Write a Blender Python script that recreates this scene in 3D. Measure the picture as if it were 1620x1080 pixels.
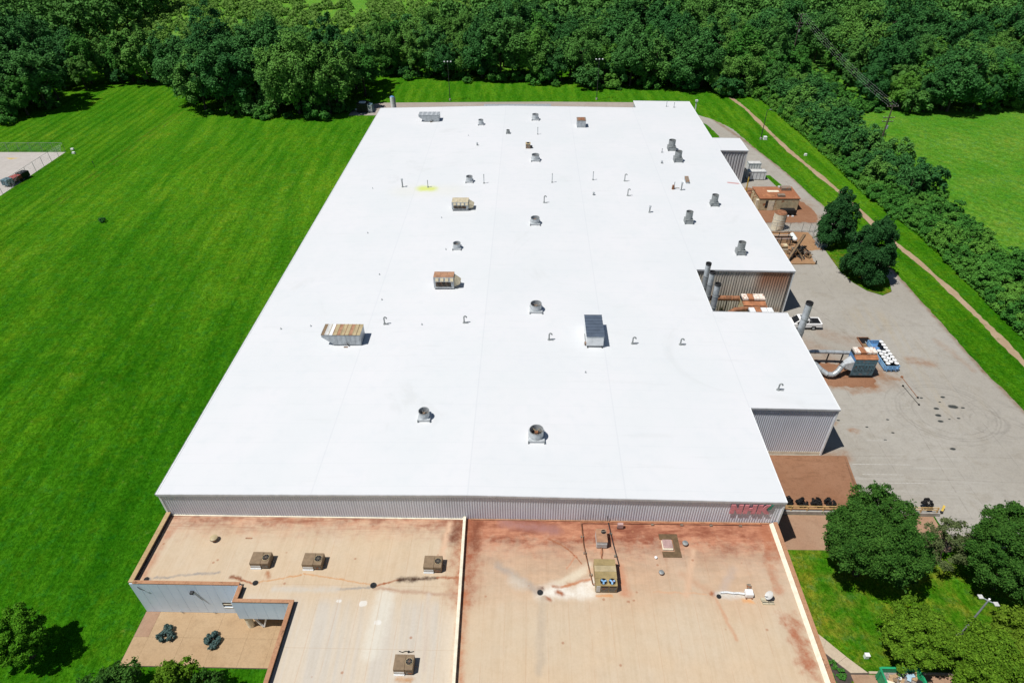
import bpy, bmesh, math, random
import numpy as np
from mathutils import Matrix, Vector

for o in list(bpy.data.objects): bpy.data.objects.remove(o)
scene = bpy.context.scene
COL = scene.collection
R = math.radians

# ------------------------------------------------------------------ camera
cam = bpy.data.cameras.new('camera'); camo = bpy.data.objects.new('camera', cam); COL.objects.link(camo)
rt = Vector((0.99966351, 0.02401806, -0.00979758)); up = Vector((-0.00686874, 0.6093261, 0.79288998)); fw = Vector((-0.0250136, 0.79255589, -0.60928605))
camo.matrix_world = Matrix(((rt.x, up.x, -fw.x, 0), (rt.y, up.y, -fw.y, 0), (rt.z, up.z, -fw.z, 60), (0, 0, 0, 1)))
cam.sensor_width = 36; cam.lens = 36*1010.86/1620; cam.clip_start = 0.5; cam.clip_end = 6000
scene.camera = camo
# ------------------------------------------------------------------ world, sun, exposure
SUN = Vector((-0.388, -0.186, 0.903)).normalized()
w = bpy.data.worlds.new('World'); scene.world = w; w.use_nodes = True
wn = w.node_tree; bg = wn.nodes['Background']
sky = wn.nodes.new('ShaderNodeTexSky'); sky.sky_type = 'NISHITA'; sky.sun_disc = False
sky.sun_elevation = math.asin(SUN.z); sky.sun_rotation = math.atan2(SUN.x, SUN.y)
sky.air_density = 1.0; sky.dust_density = 0.4; sky.ozone_density = 2.0
wn.links.new(sky.outputs[0], bg.inputs[0]); bg.inputs[1].default_value = 0.052
sl = bpy.data.lights.new('sun', 'SUN'); sl.energy = 4.9; sl.angle = R(0.5); sl.color = (1.0, 0.965, 0.91)
so = bpy.data.objects.new('sun', sl); COL.objects.link(so); so.location = (-60, -30, 120)
so.rotation_euler = (-SUN).to_track_quat('-Z', 'Y').to_euler()
scene.view_settings.view_transform = 'Standard'; scene.view_settings.look = 'None'
scene.view_settings.exposure = 0.0; scene.view_settings.gamma = 1.0

# ------------------------------------------------------------------ node helpers
class E:
    def __init__(s, g, k): s.g = g; s.k = k
    def __add__(s, o): return s.g.m('ADD', s, o)
    __radd__ = __add__
    def __sub__(s, o): return s.g.m('SUBTRACT', s, o)
    def __rsub__(s, o): return s.g.m('SUBTRACT', o, s)
    def __mul__(s, o): return s.g.m('MULTIPLY', s, o)
    __rmul__ = __mul__
    def __truediv__(s, o): return s.g.m('DIVIDE', s, o)
def seg_group():
    t = bpy.data.node_groups.get('segment_distance')
    if t: return t
    t = bpy.data.node_groups.new('segment_distance', 'ShaderNodeTree')
    for nm in ('P', 'A', 'B'): t.interface.new_socket(nm, in_out='INPUT', socket_type='NodeSocketVector')
    t.interface.new_socket('Distance', in_out='OUTPUT', socket_type='NodeSocketFloat')
    gi = t.nodes.new('NodeGroupInput'); go = t.nodes.new('NodeGroupOutput'); L = t.links.new
    def vm(op, a, b=None):
        n = t.nodes.new('ShaderNodeVectorMath'); n.operation = op; L(a, n.inputs[0])
        if b is not None: L(b, n.inputs[1])
        return n
    pa = vm('SUBTRACT', gi.outputs[0], gi.outputs[1]).outputs[0]; ba = vm('SUBTRACT', gi.outputs[2], gi.outputs[1]).outputs[0]
    dv = t.nodes.new('ShaderNodeMath'); dv.operation = 'DIVIDE'; dv.use_clamp = True
    L(vm('DOT_PRODUCT', pa, ba).outputs['Value'], dv.inputs[0]); L(vm('DOT_PRODUCT', ba, ba).outputs['Value'], dv.inputs[1])
    sc = vm('SCALE', ba); L(dv.outputs[0], sc.inputs['Scale'])
    L(vm('LENGTH', vm('SUBTRACT', pa, sc.outputs[0]).outputs[0]).outputs['Value'], go.inputs[0])
    return t
class G:
    def __init__(g, name, rough=0.8, spec=0.3, metal=0.0):
        g.mat = bpy.data.materials.new(name); g.mat.use_nodes = True; g.nt = g.mat.node_tree
        g.b = g.nt.nodes['Principled BSDF']; g.b.inputs['Roughness'].default_value = rough
        g.b.inputs['Specular IOR Level'].default_value = spec; g.b.inputs['Metallic'].default_value = metal
        g._p = g._o = None; g._v = {}
    def put(g, sock, v):
        if isinstance(v, E): g.nt.links.new(v.k, sock)
        elif isinstance(v, (tuple, list)):
            sock.default_value = (*v, 1.0) if len(sock.default_value) == 4 and len(v) == 3 else v
        else: sock.default_value = v
    def m(g, op, *a):
        n = g.nt.nodes.new('ShaderNodeMath'); n.operation = op
        for i, v in enumerate(a): g.put(n.inputs[i], v)
        return E(g, n.outputs[0])
    def clamp(g, v): return g.m('MINIMUM', g.m('MAXIMUM', v, 0.0), 1.0)
    def pos(g):
        if not g._p:
            n = g.nt.nodes.new('ShaderNodeNewGeometry'); s = g.nt.nodes.new('ShaderNodeSeparateXYZ')
            g.nt.links.new(n.outputs['Position'], s.inputs[0]); g._p = (E(g, n.outputs['Position']), *[E(g, s.outputs[i]) for i in range(3)])
        return g._p
    def obj(g):
        if not g._o:
            n = g.nt.nodes.new('ShaderNodeTexCoord'); s = g.nt.nodes.new('ShaderNodeSeparateXYZ')
            g.nt.links.new(n.outputs['Object'], s.inputs[0]); g._o = (E(g, n.outputs['Object']), *[E(g, s.outputs[i]) for i in range(3)])
        return g._o
    def vec(g, x, y, z):
        n = g.nt.nodes.new('ShaderNodeCombineXYZ')
        for i, v in enumerate((x, y, z)): g.put(n.inputs[i], v)
        return E(g, n.outputs[0])
    def noise(g, v, scale, detail=3.0, rough=0.55, dist=0.0):
        n = g.nt.nodes.new('ShaderNodeTexNoise'); g.put(n.inputs['Vector'], v)
        n.inputs['Scale'].default_value = scale; n.inputs['Detail'].default_value = detail
        n.inputs['Roughness'].default_value = rough; n.inputs['Distortion'].default_value = dist
        return E(g, n.outputs[0])
    def vor(g, v, scale, feature='F1'):
        n = g.nt.nodes.new('ShaderNodeTexVoronoi'); n.feature = feature; g.put(n.inputs['Vector'], v); n.inputs['Scale'].default_value = scale
        return E(g, n.outputs[0])
    def smooth(g, a, b, x):
        n = g.nt.nodes.new('ShaderNodeMapRange'); n.interpolation_type = 'SMOOTHSTEP'
        if a > b: n.inputs[1].default_value = b; n.inputs[2].default_value = a; n.inputs[3].default_value = 1; n.inputs[4].default_value = 0
        else: n.inputs[1].default_value = a; n.inputs[2].default_value = b
        g.put(n.inputs[0], x); return E(g, n.outputs[0])
    def mix(g, f, a, b, mode='MIX'):
        n = g.nt.nodes.new('ShaderNodeMix'); n.data_type = 'RGBA'; n.blend_type = mode; n.clamp_factor = True
        g.put(n.inputs[0], f); g.put(n.inputs[6], a); g.put(n.inputs[7], b); return E(g, n.outputs[2])
    def after(g, v, col):
        # same value, but evaluated only after col (keeps few values alive in long stain chains)
        n = g.nt.nodes.new('ShaderNodeVectorMath'); n.operation = 'MULTIPLY_ADD'
        g.nt.links.new(col.k, n.inputs[0]); n.inputs[1].default_value = (1e-9, 1e-9, 0); g.nt.links.new(v.k, n.inputs[2]); return E(g, n.outputs[0])
    def segp(g, v, ax, ay, bx, by):
        n = g.nt.nodes.new('ShaderNodeGroup'); n.node_tree = seg_group()
        g.nt.links.new(v.k, n.inputs[0]); n.inputs[1].default_value = (ax, ay, 0); n.inputs[2].default_value = (bx+1e-4, by, 0); return E(g, n.outputs[0])
    def seg(g, x, y, ax, ay, bx, by):
        key = (x.k.as_pointer(), y.k.as_pointer())
        if key not in g._v: g._v[key] = g.vec(x, y, 0.0)
        n = g.nt.nodes.new('ShaderNodeGroup'); n.node_tree = seg_group()
        g.nt.links.new(g._v[key].k, n.inputs[0]); n.inputs[1].default_value = (ax, ay, 0); n.inputs[2].default_value = (bx+1e-4, by, 0)
        return E(g, n.outputs[0])
    def island(g):
        n = g.nt.nodes.new('ShaderNodeNewGeometry'); return E(g, n.outputs['Random Per Island'])
    def objrand(g):
        n = g.nt.nodes.new('ShaderNodeObjectInfo'); return E(g, n.outputs['Random'])
    def out(g, color, rough=None, bump=None):
        g.put(g.b.inputs['Base Color'], color)
        if rough is not None: g.put(g.b.inputs['Roughness'], rough)
        if bump:
            n = g.nt.nodes.new('ShaderNodeBump'); g.put(n.inputs['Height'], bump[0]); n.inputs['Strength'].default_value = bump[1]; n.inputs['Distance'].default_value = bump[2]
            g.nt.links.new(n.outputs[0], g.b.inputs['Normal'])
        return g.mat

MAT = {}
def simple(name, c, rough=0.6, var=0.25, scale=1.5, metal=0.0, spec=0.3, rust=0.0, rustc=(0.30, 0.10, 0.035), bump=0.0):
    g = G(name, rough, spec, metal); o = g.pos()[0]
    n = g.noise(o, scale, 5, 0.6)
    d = tuple(v*(1-var) for v in c); l = tuple(min(1, v*(1+var*0.7)) for v in c)
    col = g.mix(g.smooth(0.3, 0.7, n), d, l)
    if rust:
        r = g.smooth(0.62-rust*0.35, 0.72-rust*0.2, g.noise(o, scale*0.8+0.3, 6, 0.65, 0.6)); col = g.mix(r, col, rustc)
    MAT[name] = g.out(col, None, (n, bump, 0.02) if bump else None); return MAT[name]

simple('galvanised', (0.42, 0.45, 0.47), 0.45, 0.2, 2.0, 0.35)
simple('fan_metal', (0.50, 0.53, 0.55), 0.5, 0.22, 2.5, 0.25)
simple('fan_metal_dull', (0.28, 0.30, 0.30), 0.55, 0.25, 2.5, 0.25)
simple('curb_white', (0.62, 0.63, 0.63), 0.6, 0.12, 2)
simple('dark_metal', (0.035, 0.037, 0.04), 0.6, 0.3, 3)
simple('black', (0.012, 0.012, 0.013), 0.5, 0.2, 3)
simple('motor_grey', (0.22, 0.20, 0.16), 0.6, 0.3, 4, rust=0.4)
simple('rusty', (0.25, 0.115, 0.06), 0.85, 0.4, 2.0)
simple('rusty_orange', (0.36, 0.155, 0.075), 0.85, 0.35, 1.4)
simple('bronze', (0.22, 0.155, 0.095), 0.55, 0.18, 2.5)
simple('bronze_light', (0.42, 0.34, 0.20), 0.55, 0.2, 1.2)
simple('unit_side', (0.55, 0.55, 0.53), 0.55, 0.15, 2)
simple('unit_tan', (0.50, 0.44, 0.31), 0.6, 0.2, 1.5)
simple('khaki', (0.33, 0.25, 0.115), 0.55, 0.25, 1.0)
simple('copper_top', (0.36, 0.20, 0.12), 0.6, 0.25, 1.5)
simple('white_metal', (0.74, 0.76, 0.77), 0.45, 0.1, 1.5)
simple('white_paint', (0.80, 0.80, 0.79), 0.35, 0.05, 1)
simple('worn_line', (0.40, 0.385, 0.35), 0.9, 0.2, 3)
simple('cream', (0.72, 0.66, 0.52), 0.7, 0.15, 2)
simple('vent_cap_white', (0.78, 0.70, 0.62), 0.7, 0.15, 3, rust=0.3)
simple('tan_metal', (0.55, 0.47, 0.30), 0.65, 0.2, 1.0, rust=0.25)
simple('blue_paint', (0.10, 0.24, 0.46), 0.5, 0.25, 1.5, rust=0.1)
simple('teal_dark', (0.09, 0.17, 0.21), 0.55, 0.35, 2.5, rust=0.15)
simple('light_blue', (0.22, 0.42, 0.66), 0.5, 0.2, 1.5, rust=0.1)
simple('yellow_paint', (0.62, 0.44, 0.08), 0.6, 0.25, 3, rust=0.2)
simple('rail_yellow', (0.62, 0.42, 0.18), 0.6, 0.25, 3)
simple('concrete', (0.36, 0.34, 0.31), 0.9, 0.2, 1.5, bump=0.2)
simple('green_paint', (0.02, 0.30, 0.13), 0.45, 0.2, 1.5)
simple('glass', (0.015, 0.018, 0.022), 0.08, 0.1, 1, spec=0.5)
simple('tyre', (0.015, 0.015, 0.015), 0.85, 0.2, 3)
simple('wood_pole', (0.10, 0.08, 0.065), 0.9, 0.25, 4)
simple('bark', (0.075, 0.06, 0.045), 0.95, 0.3, 4, bump=0.4)
simple('red_paint', (0.30, 0.06, 0.05), 0.5, 0.2, 2)
simple('teal_white', (0.70, 0.78, 0.76), 0.4, 0.1, 2)
simple('tarp_brown', (0.20, 0.13, 0.07), 0.9, 0.25, 2)
simple('cardboard', (0.42, 0.28, 0.16), 0.9, 0.2, 2)
simple('rubble', (0.25, 0.22, 0.20), 0.95, 0.4, 6)
simple('plastic_blue', (0.35, 0.50, 0.60), 0.6, 0.1, 2)
simple('sign_red', (0.62, 0.24, 0.27), 0.6, 0.2, 3)
simple('sign_green', (0.05, 0.22, 0.16), 0.6, 0.15, 3)
simple('sheet_brown', (0.13, 0.085, 0.045), 0.85, 0.2, 3)
simple('pink_metal', (0.42, 0.28, 0.26), 0.6, 0.2, 3)
simple('blue_roof_metal', (0.16, 0.20, 0.26), 0.35, 0.15, 1.0, 0.5)

def corr_mat(name, c, dirt=0.12, rustspot=None, rough=0.55):
    g = G(name, rough, 0.3, 0.1); p, x, y, z = g.pos()
    n = g.noise(g.vec(x*1.0, y*1.0, z*0.12), 1.2, 4, 0.6); n2 = g.noise(p, 0.25, 3)
    col = g.mix(g.smooth(0.35, 0.75, n), c, tuple(v*(1-dirt*2) for v in c))
    col = g.mix(g.smooth(0.45, 0.7, n2)*0.5, col, tuple(v*0.82 for v in c))
    if rustspot:
        x0, z0, rx = rustspot
        d = g.m('ABSOLUTE', x-x0)/rx
        f = g.clamp((1.0-d)*2.0)*g.smooth(z0-4.5, z0+0.4, z+g.noise(g.vec(x*2.0, 0.0, z*0.2), 1.5, 4)*2.4-1.2)
        col = g.mix(f*0.85, col, (0.34, 0.13, 0.055))
        col = g.mix(g.smooth(1.6, 0.3, z)*g.smooth(0.4, 0.6, n)*0.6, col, (0.22, 0.13, 0.07))
    MAT[name] = g.out(col); return MAT[name]
corr_mat('corr_front', (0.66, 0.695, 0.76), 0.03)
corr_mat('corr_lilac', (0.66, 0.69, 0.76), 0.03)
corr_mat('corr_old', (0.66, 0.61, 0.53), 0.16, (38.6, 6.3, 3.4))
corr_mat('corr_back', (0.55, 0.56, 0.58), 0.1)
corr_mat('wall_blue', (0.66, 0.78, 0.92), 0.03)

def white_roof():
    g = G('white_membrane', 0.6, 0.25); p, x, y, z = g.pos()
    n = g.noise(p, 0.09, 4, 0.5); n2 = g.noise(p, 0.7, 4, 0.6)
    col = g.mix(g.smooth(0.35, 0.68, n), (0.600, 0.620, 0.636), (0.625, 0.633, 0.650))
    col = g.mix(g.smooth(0.45, 0.8, n2)*0.3, col, (0.535, 0.572, 0.597))
    # sheet seams along x every 3.05 m, butt joints along y
    fy = g.m('ABSOLUTE', g.m('FRACT', y/3.05)-0.5); sm = g.smooth(0.488, 0.497, fy)
    fx = g.m('ABSOLUTE', g.m('FRACT', (x+6.0)/16.0+0.5)-0.5); sm2 = g.smooth(0.007, 0.002, fx)
    col = g.mix(g.m('MAXIMUM', sm*0.26, sm2*0.26), col, (0.46, 0.485, 0.52))
    d = g.seg(x, y, -20.6, 115.6, -18.9, 115.5)
    col = g.mix(g.smooth(2.0, 0.2, d+g.noise(p, 0.9, 3)*1.0-0.5)*0.85, col, (0.52, 0.60, 0.06))
    d = g.seg(x, y, -24.0, 114.6, -15.0, 114.6)
    col = g.mix(g.smooth(4.5, 0.0, d)*0.18, col, (0.60, 0.58, 0.40))
    d = g.seg(x, y, 39.2, 119.6, 40.9, 119.2)
    col = g.mix(g.smooth(0.5, 0.05, d)*0.8, col, (0.45, 0.17, 0.15))
    # dirt where water ponds, in patches
    col = g.mix(g.smooth(0.60, 0.72, g.noise(p, 0.05, 5, 0.7, 1.0))*0.25, col, (0.46, 0.475, 0.47))
    col = g.mix(g.smooth(0.56, 0.74, g.noise(g.vec(x*0.12, y*1.0, 2.0), 0.9, 5, 0.65))*0.16, col, (0.47, 0.485, 0.48))
    rc = g.m('MULTIPLY', g.smooth(0.55, 0.60, g.noise(g.vec(g.m('FLOOR', x/2.4), g.m('FLOOR', y/3.05), 0.0), 0.73, 1)), 0.10); col = g.mix(rc, col, (0.56, 0.60, 0.60))
    MAT['white_membrane'] = g.out(col, None, (n2, 0.15, 0.05))
white_roof()

def low_roof():
    g = G('beige_membrane', 0.85, 0.2); p, x, y, z = g.pos()
    big = g.noise(p, 0.16, 5, 0.6); mid = g.noise(p, 0.9, 5, 0.6); wav = g.noise(p, 1.6, 4, 0.6)-0.5
    col = g.mix(g.smooth(0.3, 0.7, big), (0.545, 0.420, 0.288), (0.525, 0.435, 0.325))
    col = g.mix(g.smooth(0.4, 0.75, mid)*0.35, col, (0.45, 0.34, 0.23))
    wx = x+(g.noise(p, 0.8, 4, 0.65)-0.5)*1.1+(g.noise(p, 4.0, 3, 0.7)-0.5)*0.35; wy = y+(g.noise(g.vec(x, y, 7.0), 0.8, 4, 0.65)-0.5)*1.1+(g.noise(g.vec(x, y, 3.0), 4.0, 3, 0.7)-0.5)*0.35; brk = g.smooth(0.28, 0.66, g.noise(p, 1.4, 5, 0.7))
    tone = g.smooth(0.30, 0.72, g.noise(g.vec(x*0.5, y*0.16, 0.0), 0.8, 5, 0.65)); col = g.mix(tone*0.45, col, (0.50, 0.39, 0.265))
    left = g.smooth(-6.0, -6.4, x); col = g.mix(left*g.smooth(34.5, 29.0, y)*0.6, col, (0.56, 0.51, 0.43))
    # grey washed strips on the left section towards the front
    st = g.noise(g.vec(x*0.55+y*0.035, y*0.02, 0.0), 1.0, 3, 0.6)
    col = g.mix(left*g.smooth(33.0, 31.6, y+wav*0.6)*g.smooth(0.44, 0.60, st)*0.55, col, (0.47, 0.445, 0.405))
    d = g.seg(x, y, -13.2, 32.9, -13.6, 27.5)
    col = g.mix(g.smooth(1.3, 0.3, d+wav*0.8)*0.7, col, (0.60, 0.57, 0.49))
    for cx, cy, r in ((-15.3, 32.0, .35), (-17.6, 32.2, .2), (-13.6, 30.2, .3)):
        col = g.mix(g.smooth(r, r*0.6, g.seg(x, y, cx, cy, cx+.2, cy)+wav*0.3)*0.8, col, (0.66, 0.65, 0.61))
    # sheet seams running in y
    fx = g.m('ABSOLUTE', g.m('FRACT', (x+y*0.0)/1.95)-0.5)
    sm = g.smooth(0.47, 0.495, fx)*g.smooth(0.3, 0.6, g.noise(p, 0.5, 3))
    col = g.mix(sm*0.4, col, (0.46, 0.30, 0.19))
    fy = g.m('ABSOLUTE', g.m('FRACT', y/6.1+0.45)-0.5); col = g.mix(g.smooth(0.492, 0.499, fy)*0.35*left, col, (0.42, 0.30, 0.20))
    # rust band washed down from the tall wall
    dn = 41.7-y
    right = g.smooth(-6.6, -5.8, x)
    f = g.smooth(5.4, -0.3, dn+(mid-0.5)*4.0+wav*2.2+(1.0-right)*1.5)*(0.62+brk*0.45)
    f = f+g.smooth(13.0, 1.0, dn+(big-0.5)*7.0)*0.46*right
    rv = g.smooth(0.34, 0.66, g.noise(g.vec(x*0.45, y*1.3, 5.0), 0.9, 6, 0.7)); rcol = g.mix(rv, (0.23, 0.078, 0.045), (0.46, 0.215, 0.13)); col = g.mix(g.clamp(f), col, rcol)
    hs = g.smooth(0.50, 0.66, g.noise(g.vec(x*0.10, y*2.2, 1.0), 1.0, 5, 0.65)); col = g.mix(hs*g.smooth(3.2, 0.4, dn)*0.55*left, col, (0.24, 0.085, 0.045))
    col = g.mix(g.smooth(1.6, 0.3, dn+wav*2.4)*0.6*g.smooth(0.45, 0.6, g.noise(g.vec(x*0.5, y, 0.0), 0.8, 4)), col, (0.21, 0.07, 0.04))
    # along divider and right parapet
    def band(col, d, wd, amt, c, ns=1.6):
        return g.mix(g.smooth(wd*1.5, 0.0, d+wav*wd*1.2+(mid-0.5)*wd*ns)*amt*(0.4+brk*0.7), col, c)
    col = band(col, g.seg(x, y, -6.1, 41.6, -6.0, 33.0), 1.5, 0.85, (0.28, 0.085, 0.04))
    col = band(col, g.seg(x, y, -5.8, 33.0, -5.6, 12.0), 0.55, 0.7, (0.40, 0.15, 0.07))
    col = band(col, g.seg(x, y, 24.6, 41.6, 24.6, 38.0), 1.1, 0.7, (0.33, 0.12, 0.06))
    col = band(col, g.seg(x, y, 23.9, 31.0, 24.4, 26.5), 0.9, 0.85, (0.34, 0.12, 0.06), 3.4)
    col = band(col, g.seg(x, y, 23.7, 36.5, 23.8, 34.0), 0.5, 0.6, (0.38, 0.15, 0.08), 3.4)
    col = band(col, g.seg(x, y, -36.9, 40.0, -37.2, 34.4), 0.5, 0.6, (0.40, 0.17, 0.10))
    # trails between drains and units
    rust = (0.30, 0.105, 0.045); grey = (0.30, 0.27, 0.24); white = (0.68, 0.645, 0.575)
    W = [(-14.5, 33.8, -12.2, 34.5, .10, rust), (-12.2, 34.5, -10.6, 34.6, .28, (0.05, 0.025, 0.015)), (-10.3, 34.65, -8.7, 34.75, .20, (0.06, 0.03, 0.02)),
         (-8.6, 34.8, -6.6, 34.9, .16, rust), (-14.4, 33.6, -6.7, 32.9, .20, (0.40, 0.27, 0.19)), (-14.9, 33.7, -18.0, 33.4, .13, grey), (-18.0, 33.4, -24.0, 33.3, .3, (0.5, 0.45, 0.38)),
         (-26.1, 33.8, -28.2, 34.4, .10, rust), (-28.6, 34.5, -27.6, 34.3, .18, (0.20, 0.08, 0.04)), (-26.0, 33.9, -21.8, 34.9, .08, (0.5, 0.27, 0.13)), (-21.6, 35.0, -15.0, 34.0, .08, (0.5, 0.27, 0.13)),
         (-36.0, 34.3, -30.0, 35.0, .14, grey), (-25.2, 35.0, -25.0, 34.6, .25, (0.35, 0.15, 0.07)),
         (1.5, 33.3, 3.0, 33.7, .75, white), (3.6, 33.4, 6.0, 33.4, .6, white), (5.2, 34.1, 6.3, 34.5, .55, white),
         (3.0, 33.5, 3.4, 33.3, .25, rust), (3.3, 34.0, 6.0, 34.9, .16, (0.42, 0.17, 0.08)), (1.6, 32.9, 2.2, 32.7, .22, rust), (1.2, 33.8, 1.6, 33.9, .22, (0.12, 0.05, 0.03)), (2.6, 34.1, 3.0, 34.0, .14, rust),
         (1.0, 33.6, -2.8, 36.2, .42, (0.36, 0.30, 0.25)), (4.0, 34.9, 6.1, 36.4, .4, (0.58, 0.50, 0.38)), (3.0, 34.4, 5.6, 35.6, .3, (0.58, 0.50, 0.38)), (-6.9, 41.0, -7.6, 39.4, .9, (0.14, 0.05, 0.03)), (-5.2, 41.2, -5.3, 38.4, .6, (0.17, 0.055, 0.03)), (-2.4, 41.2, 3.0, 40.4, .6, (0.30, 0.15, 0.13)), (-0.5, 34.2, -1.2, 34.6, .6, (0.50, 0.43, 0.35)), (1.5, 32.8, 1.2, 26.0, .4, (0.44, 0.36, 0.27)),
         (2.2, 39.4, 4.2, 38.2, .10, rust), (4.2, 38.2, 5.4, 36.6, .07, rust), (4.9, 37.4, 3.9, 36.0, .08, (0.46, 0.22, 0.13)),
         (7.4, 36.2, 7.5, 38.2, .10, (0.35, 0.14, 0.07)), (7.2, 36.5, 8.0, 36.6, .5, (0.42, 0.18, 0.10)), (8.9, 36.2, 9.3, 33.6, .55, (0.46, 0.21, 0.12)),
         (17.5, 33.6, 15.0, 35.6, .45, (0.46, 0.30, 0.20)), (18.6, 34.0, 20.0, 36.2, .40, (0.44, 0.34, 0.27)), (17.7, 33.2, 18.6, 29.2, .16, (0.50, 0.30, 0.19)), (17.4, 33.6, 17.9, 33.5, .2, rust),
         (18.0, 33.5, 20.6, 33.5, .34, (0.52, 0.49, 0.44)), (20.3, 32.9, 20.9, 32.8, .25, (0.60, 0.30, 0.12)), (16.9, 33.5, 12.0, 33.7, .10, (0.52, 0.32, 0.20)), (15.0, 33.4, 16.6, 38.2, .35, (0.55, 0.37, 0.25)),
         (8.0, 33.2, 6.6, 33.15, .14, (0.55, 0.28, 0.13)), (-10.9, 25.2, -9.7, 25.2, .25, (0.42, 0.24, 0.12)), (-9.2, 33.0, -8.7, 26.0, .22, (0.50, 0.43, 0.36)), (-8.0, 41.0, -8.6, 35.6, .35, (0.56, 0.38, 0.26)),
         (9.5, 32.6, 9.55, 32.6, .12, rust), (9.0, 37.4, 9.05, 37.4, .1, rust), (10.0, 32.8, 10.05, 32.8, .1, rust), (-36.6, 34.1, -36.4, 34.1, .2, grey)]
    pw_ = g.vec(wx*0.6+x*0.4, wy*0.6+y*0.4, 0.0)
    for q_, (ax, ay, bx, by, wd, c) in enumerate(W):
        if q_ % 5 == 0: pw_ = g.after(pw_, col)
        d = g.segp(pw_, ax, ay, bx, by)
        col = g.mix(g.smooth(wd*1.7, 0.0, d+wav*wd*0.6)*(0.55+brk*0.45), col, c)
    sp = g.vor(p, 0.55); col = g.mix(g.smooth(0.10, 0.04, sp)*0.7, col, (0.34, 0.16, 0.09))
    fg = g.noise(p, 5.0, 4, 0.8); sk = g.noise(g.vec(x*2.2, y*0.12, 6.0), 1.0, 5, 0.7)
    col = g.mix(g.smooth(0.45, 0.62, sk)*0.3, col, g.mix(1.0, col, (0.86, 0.82, 0.76), 'MULTIPLY'))
    col = g.mix(g.smooth(0.44, 0.60, fg)*0.3, col, g.mix(1.0, col, (0.86, 0.85, 0.83), 'MULTIPLY'))
    MAT['beige_membrane'] = g.out(col, None, (mid, 0.2, 0.04))
low_roof()

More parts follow.
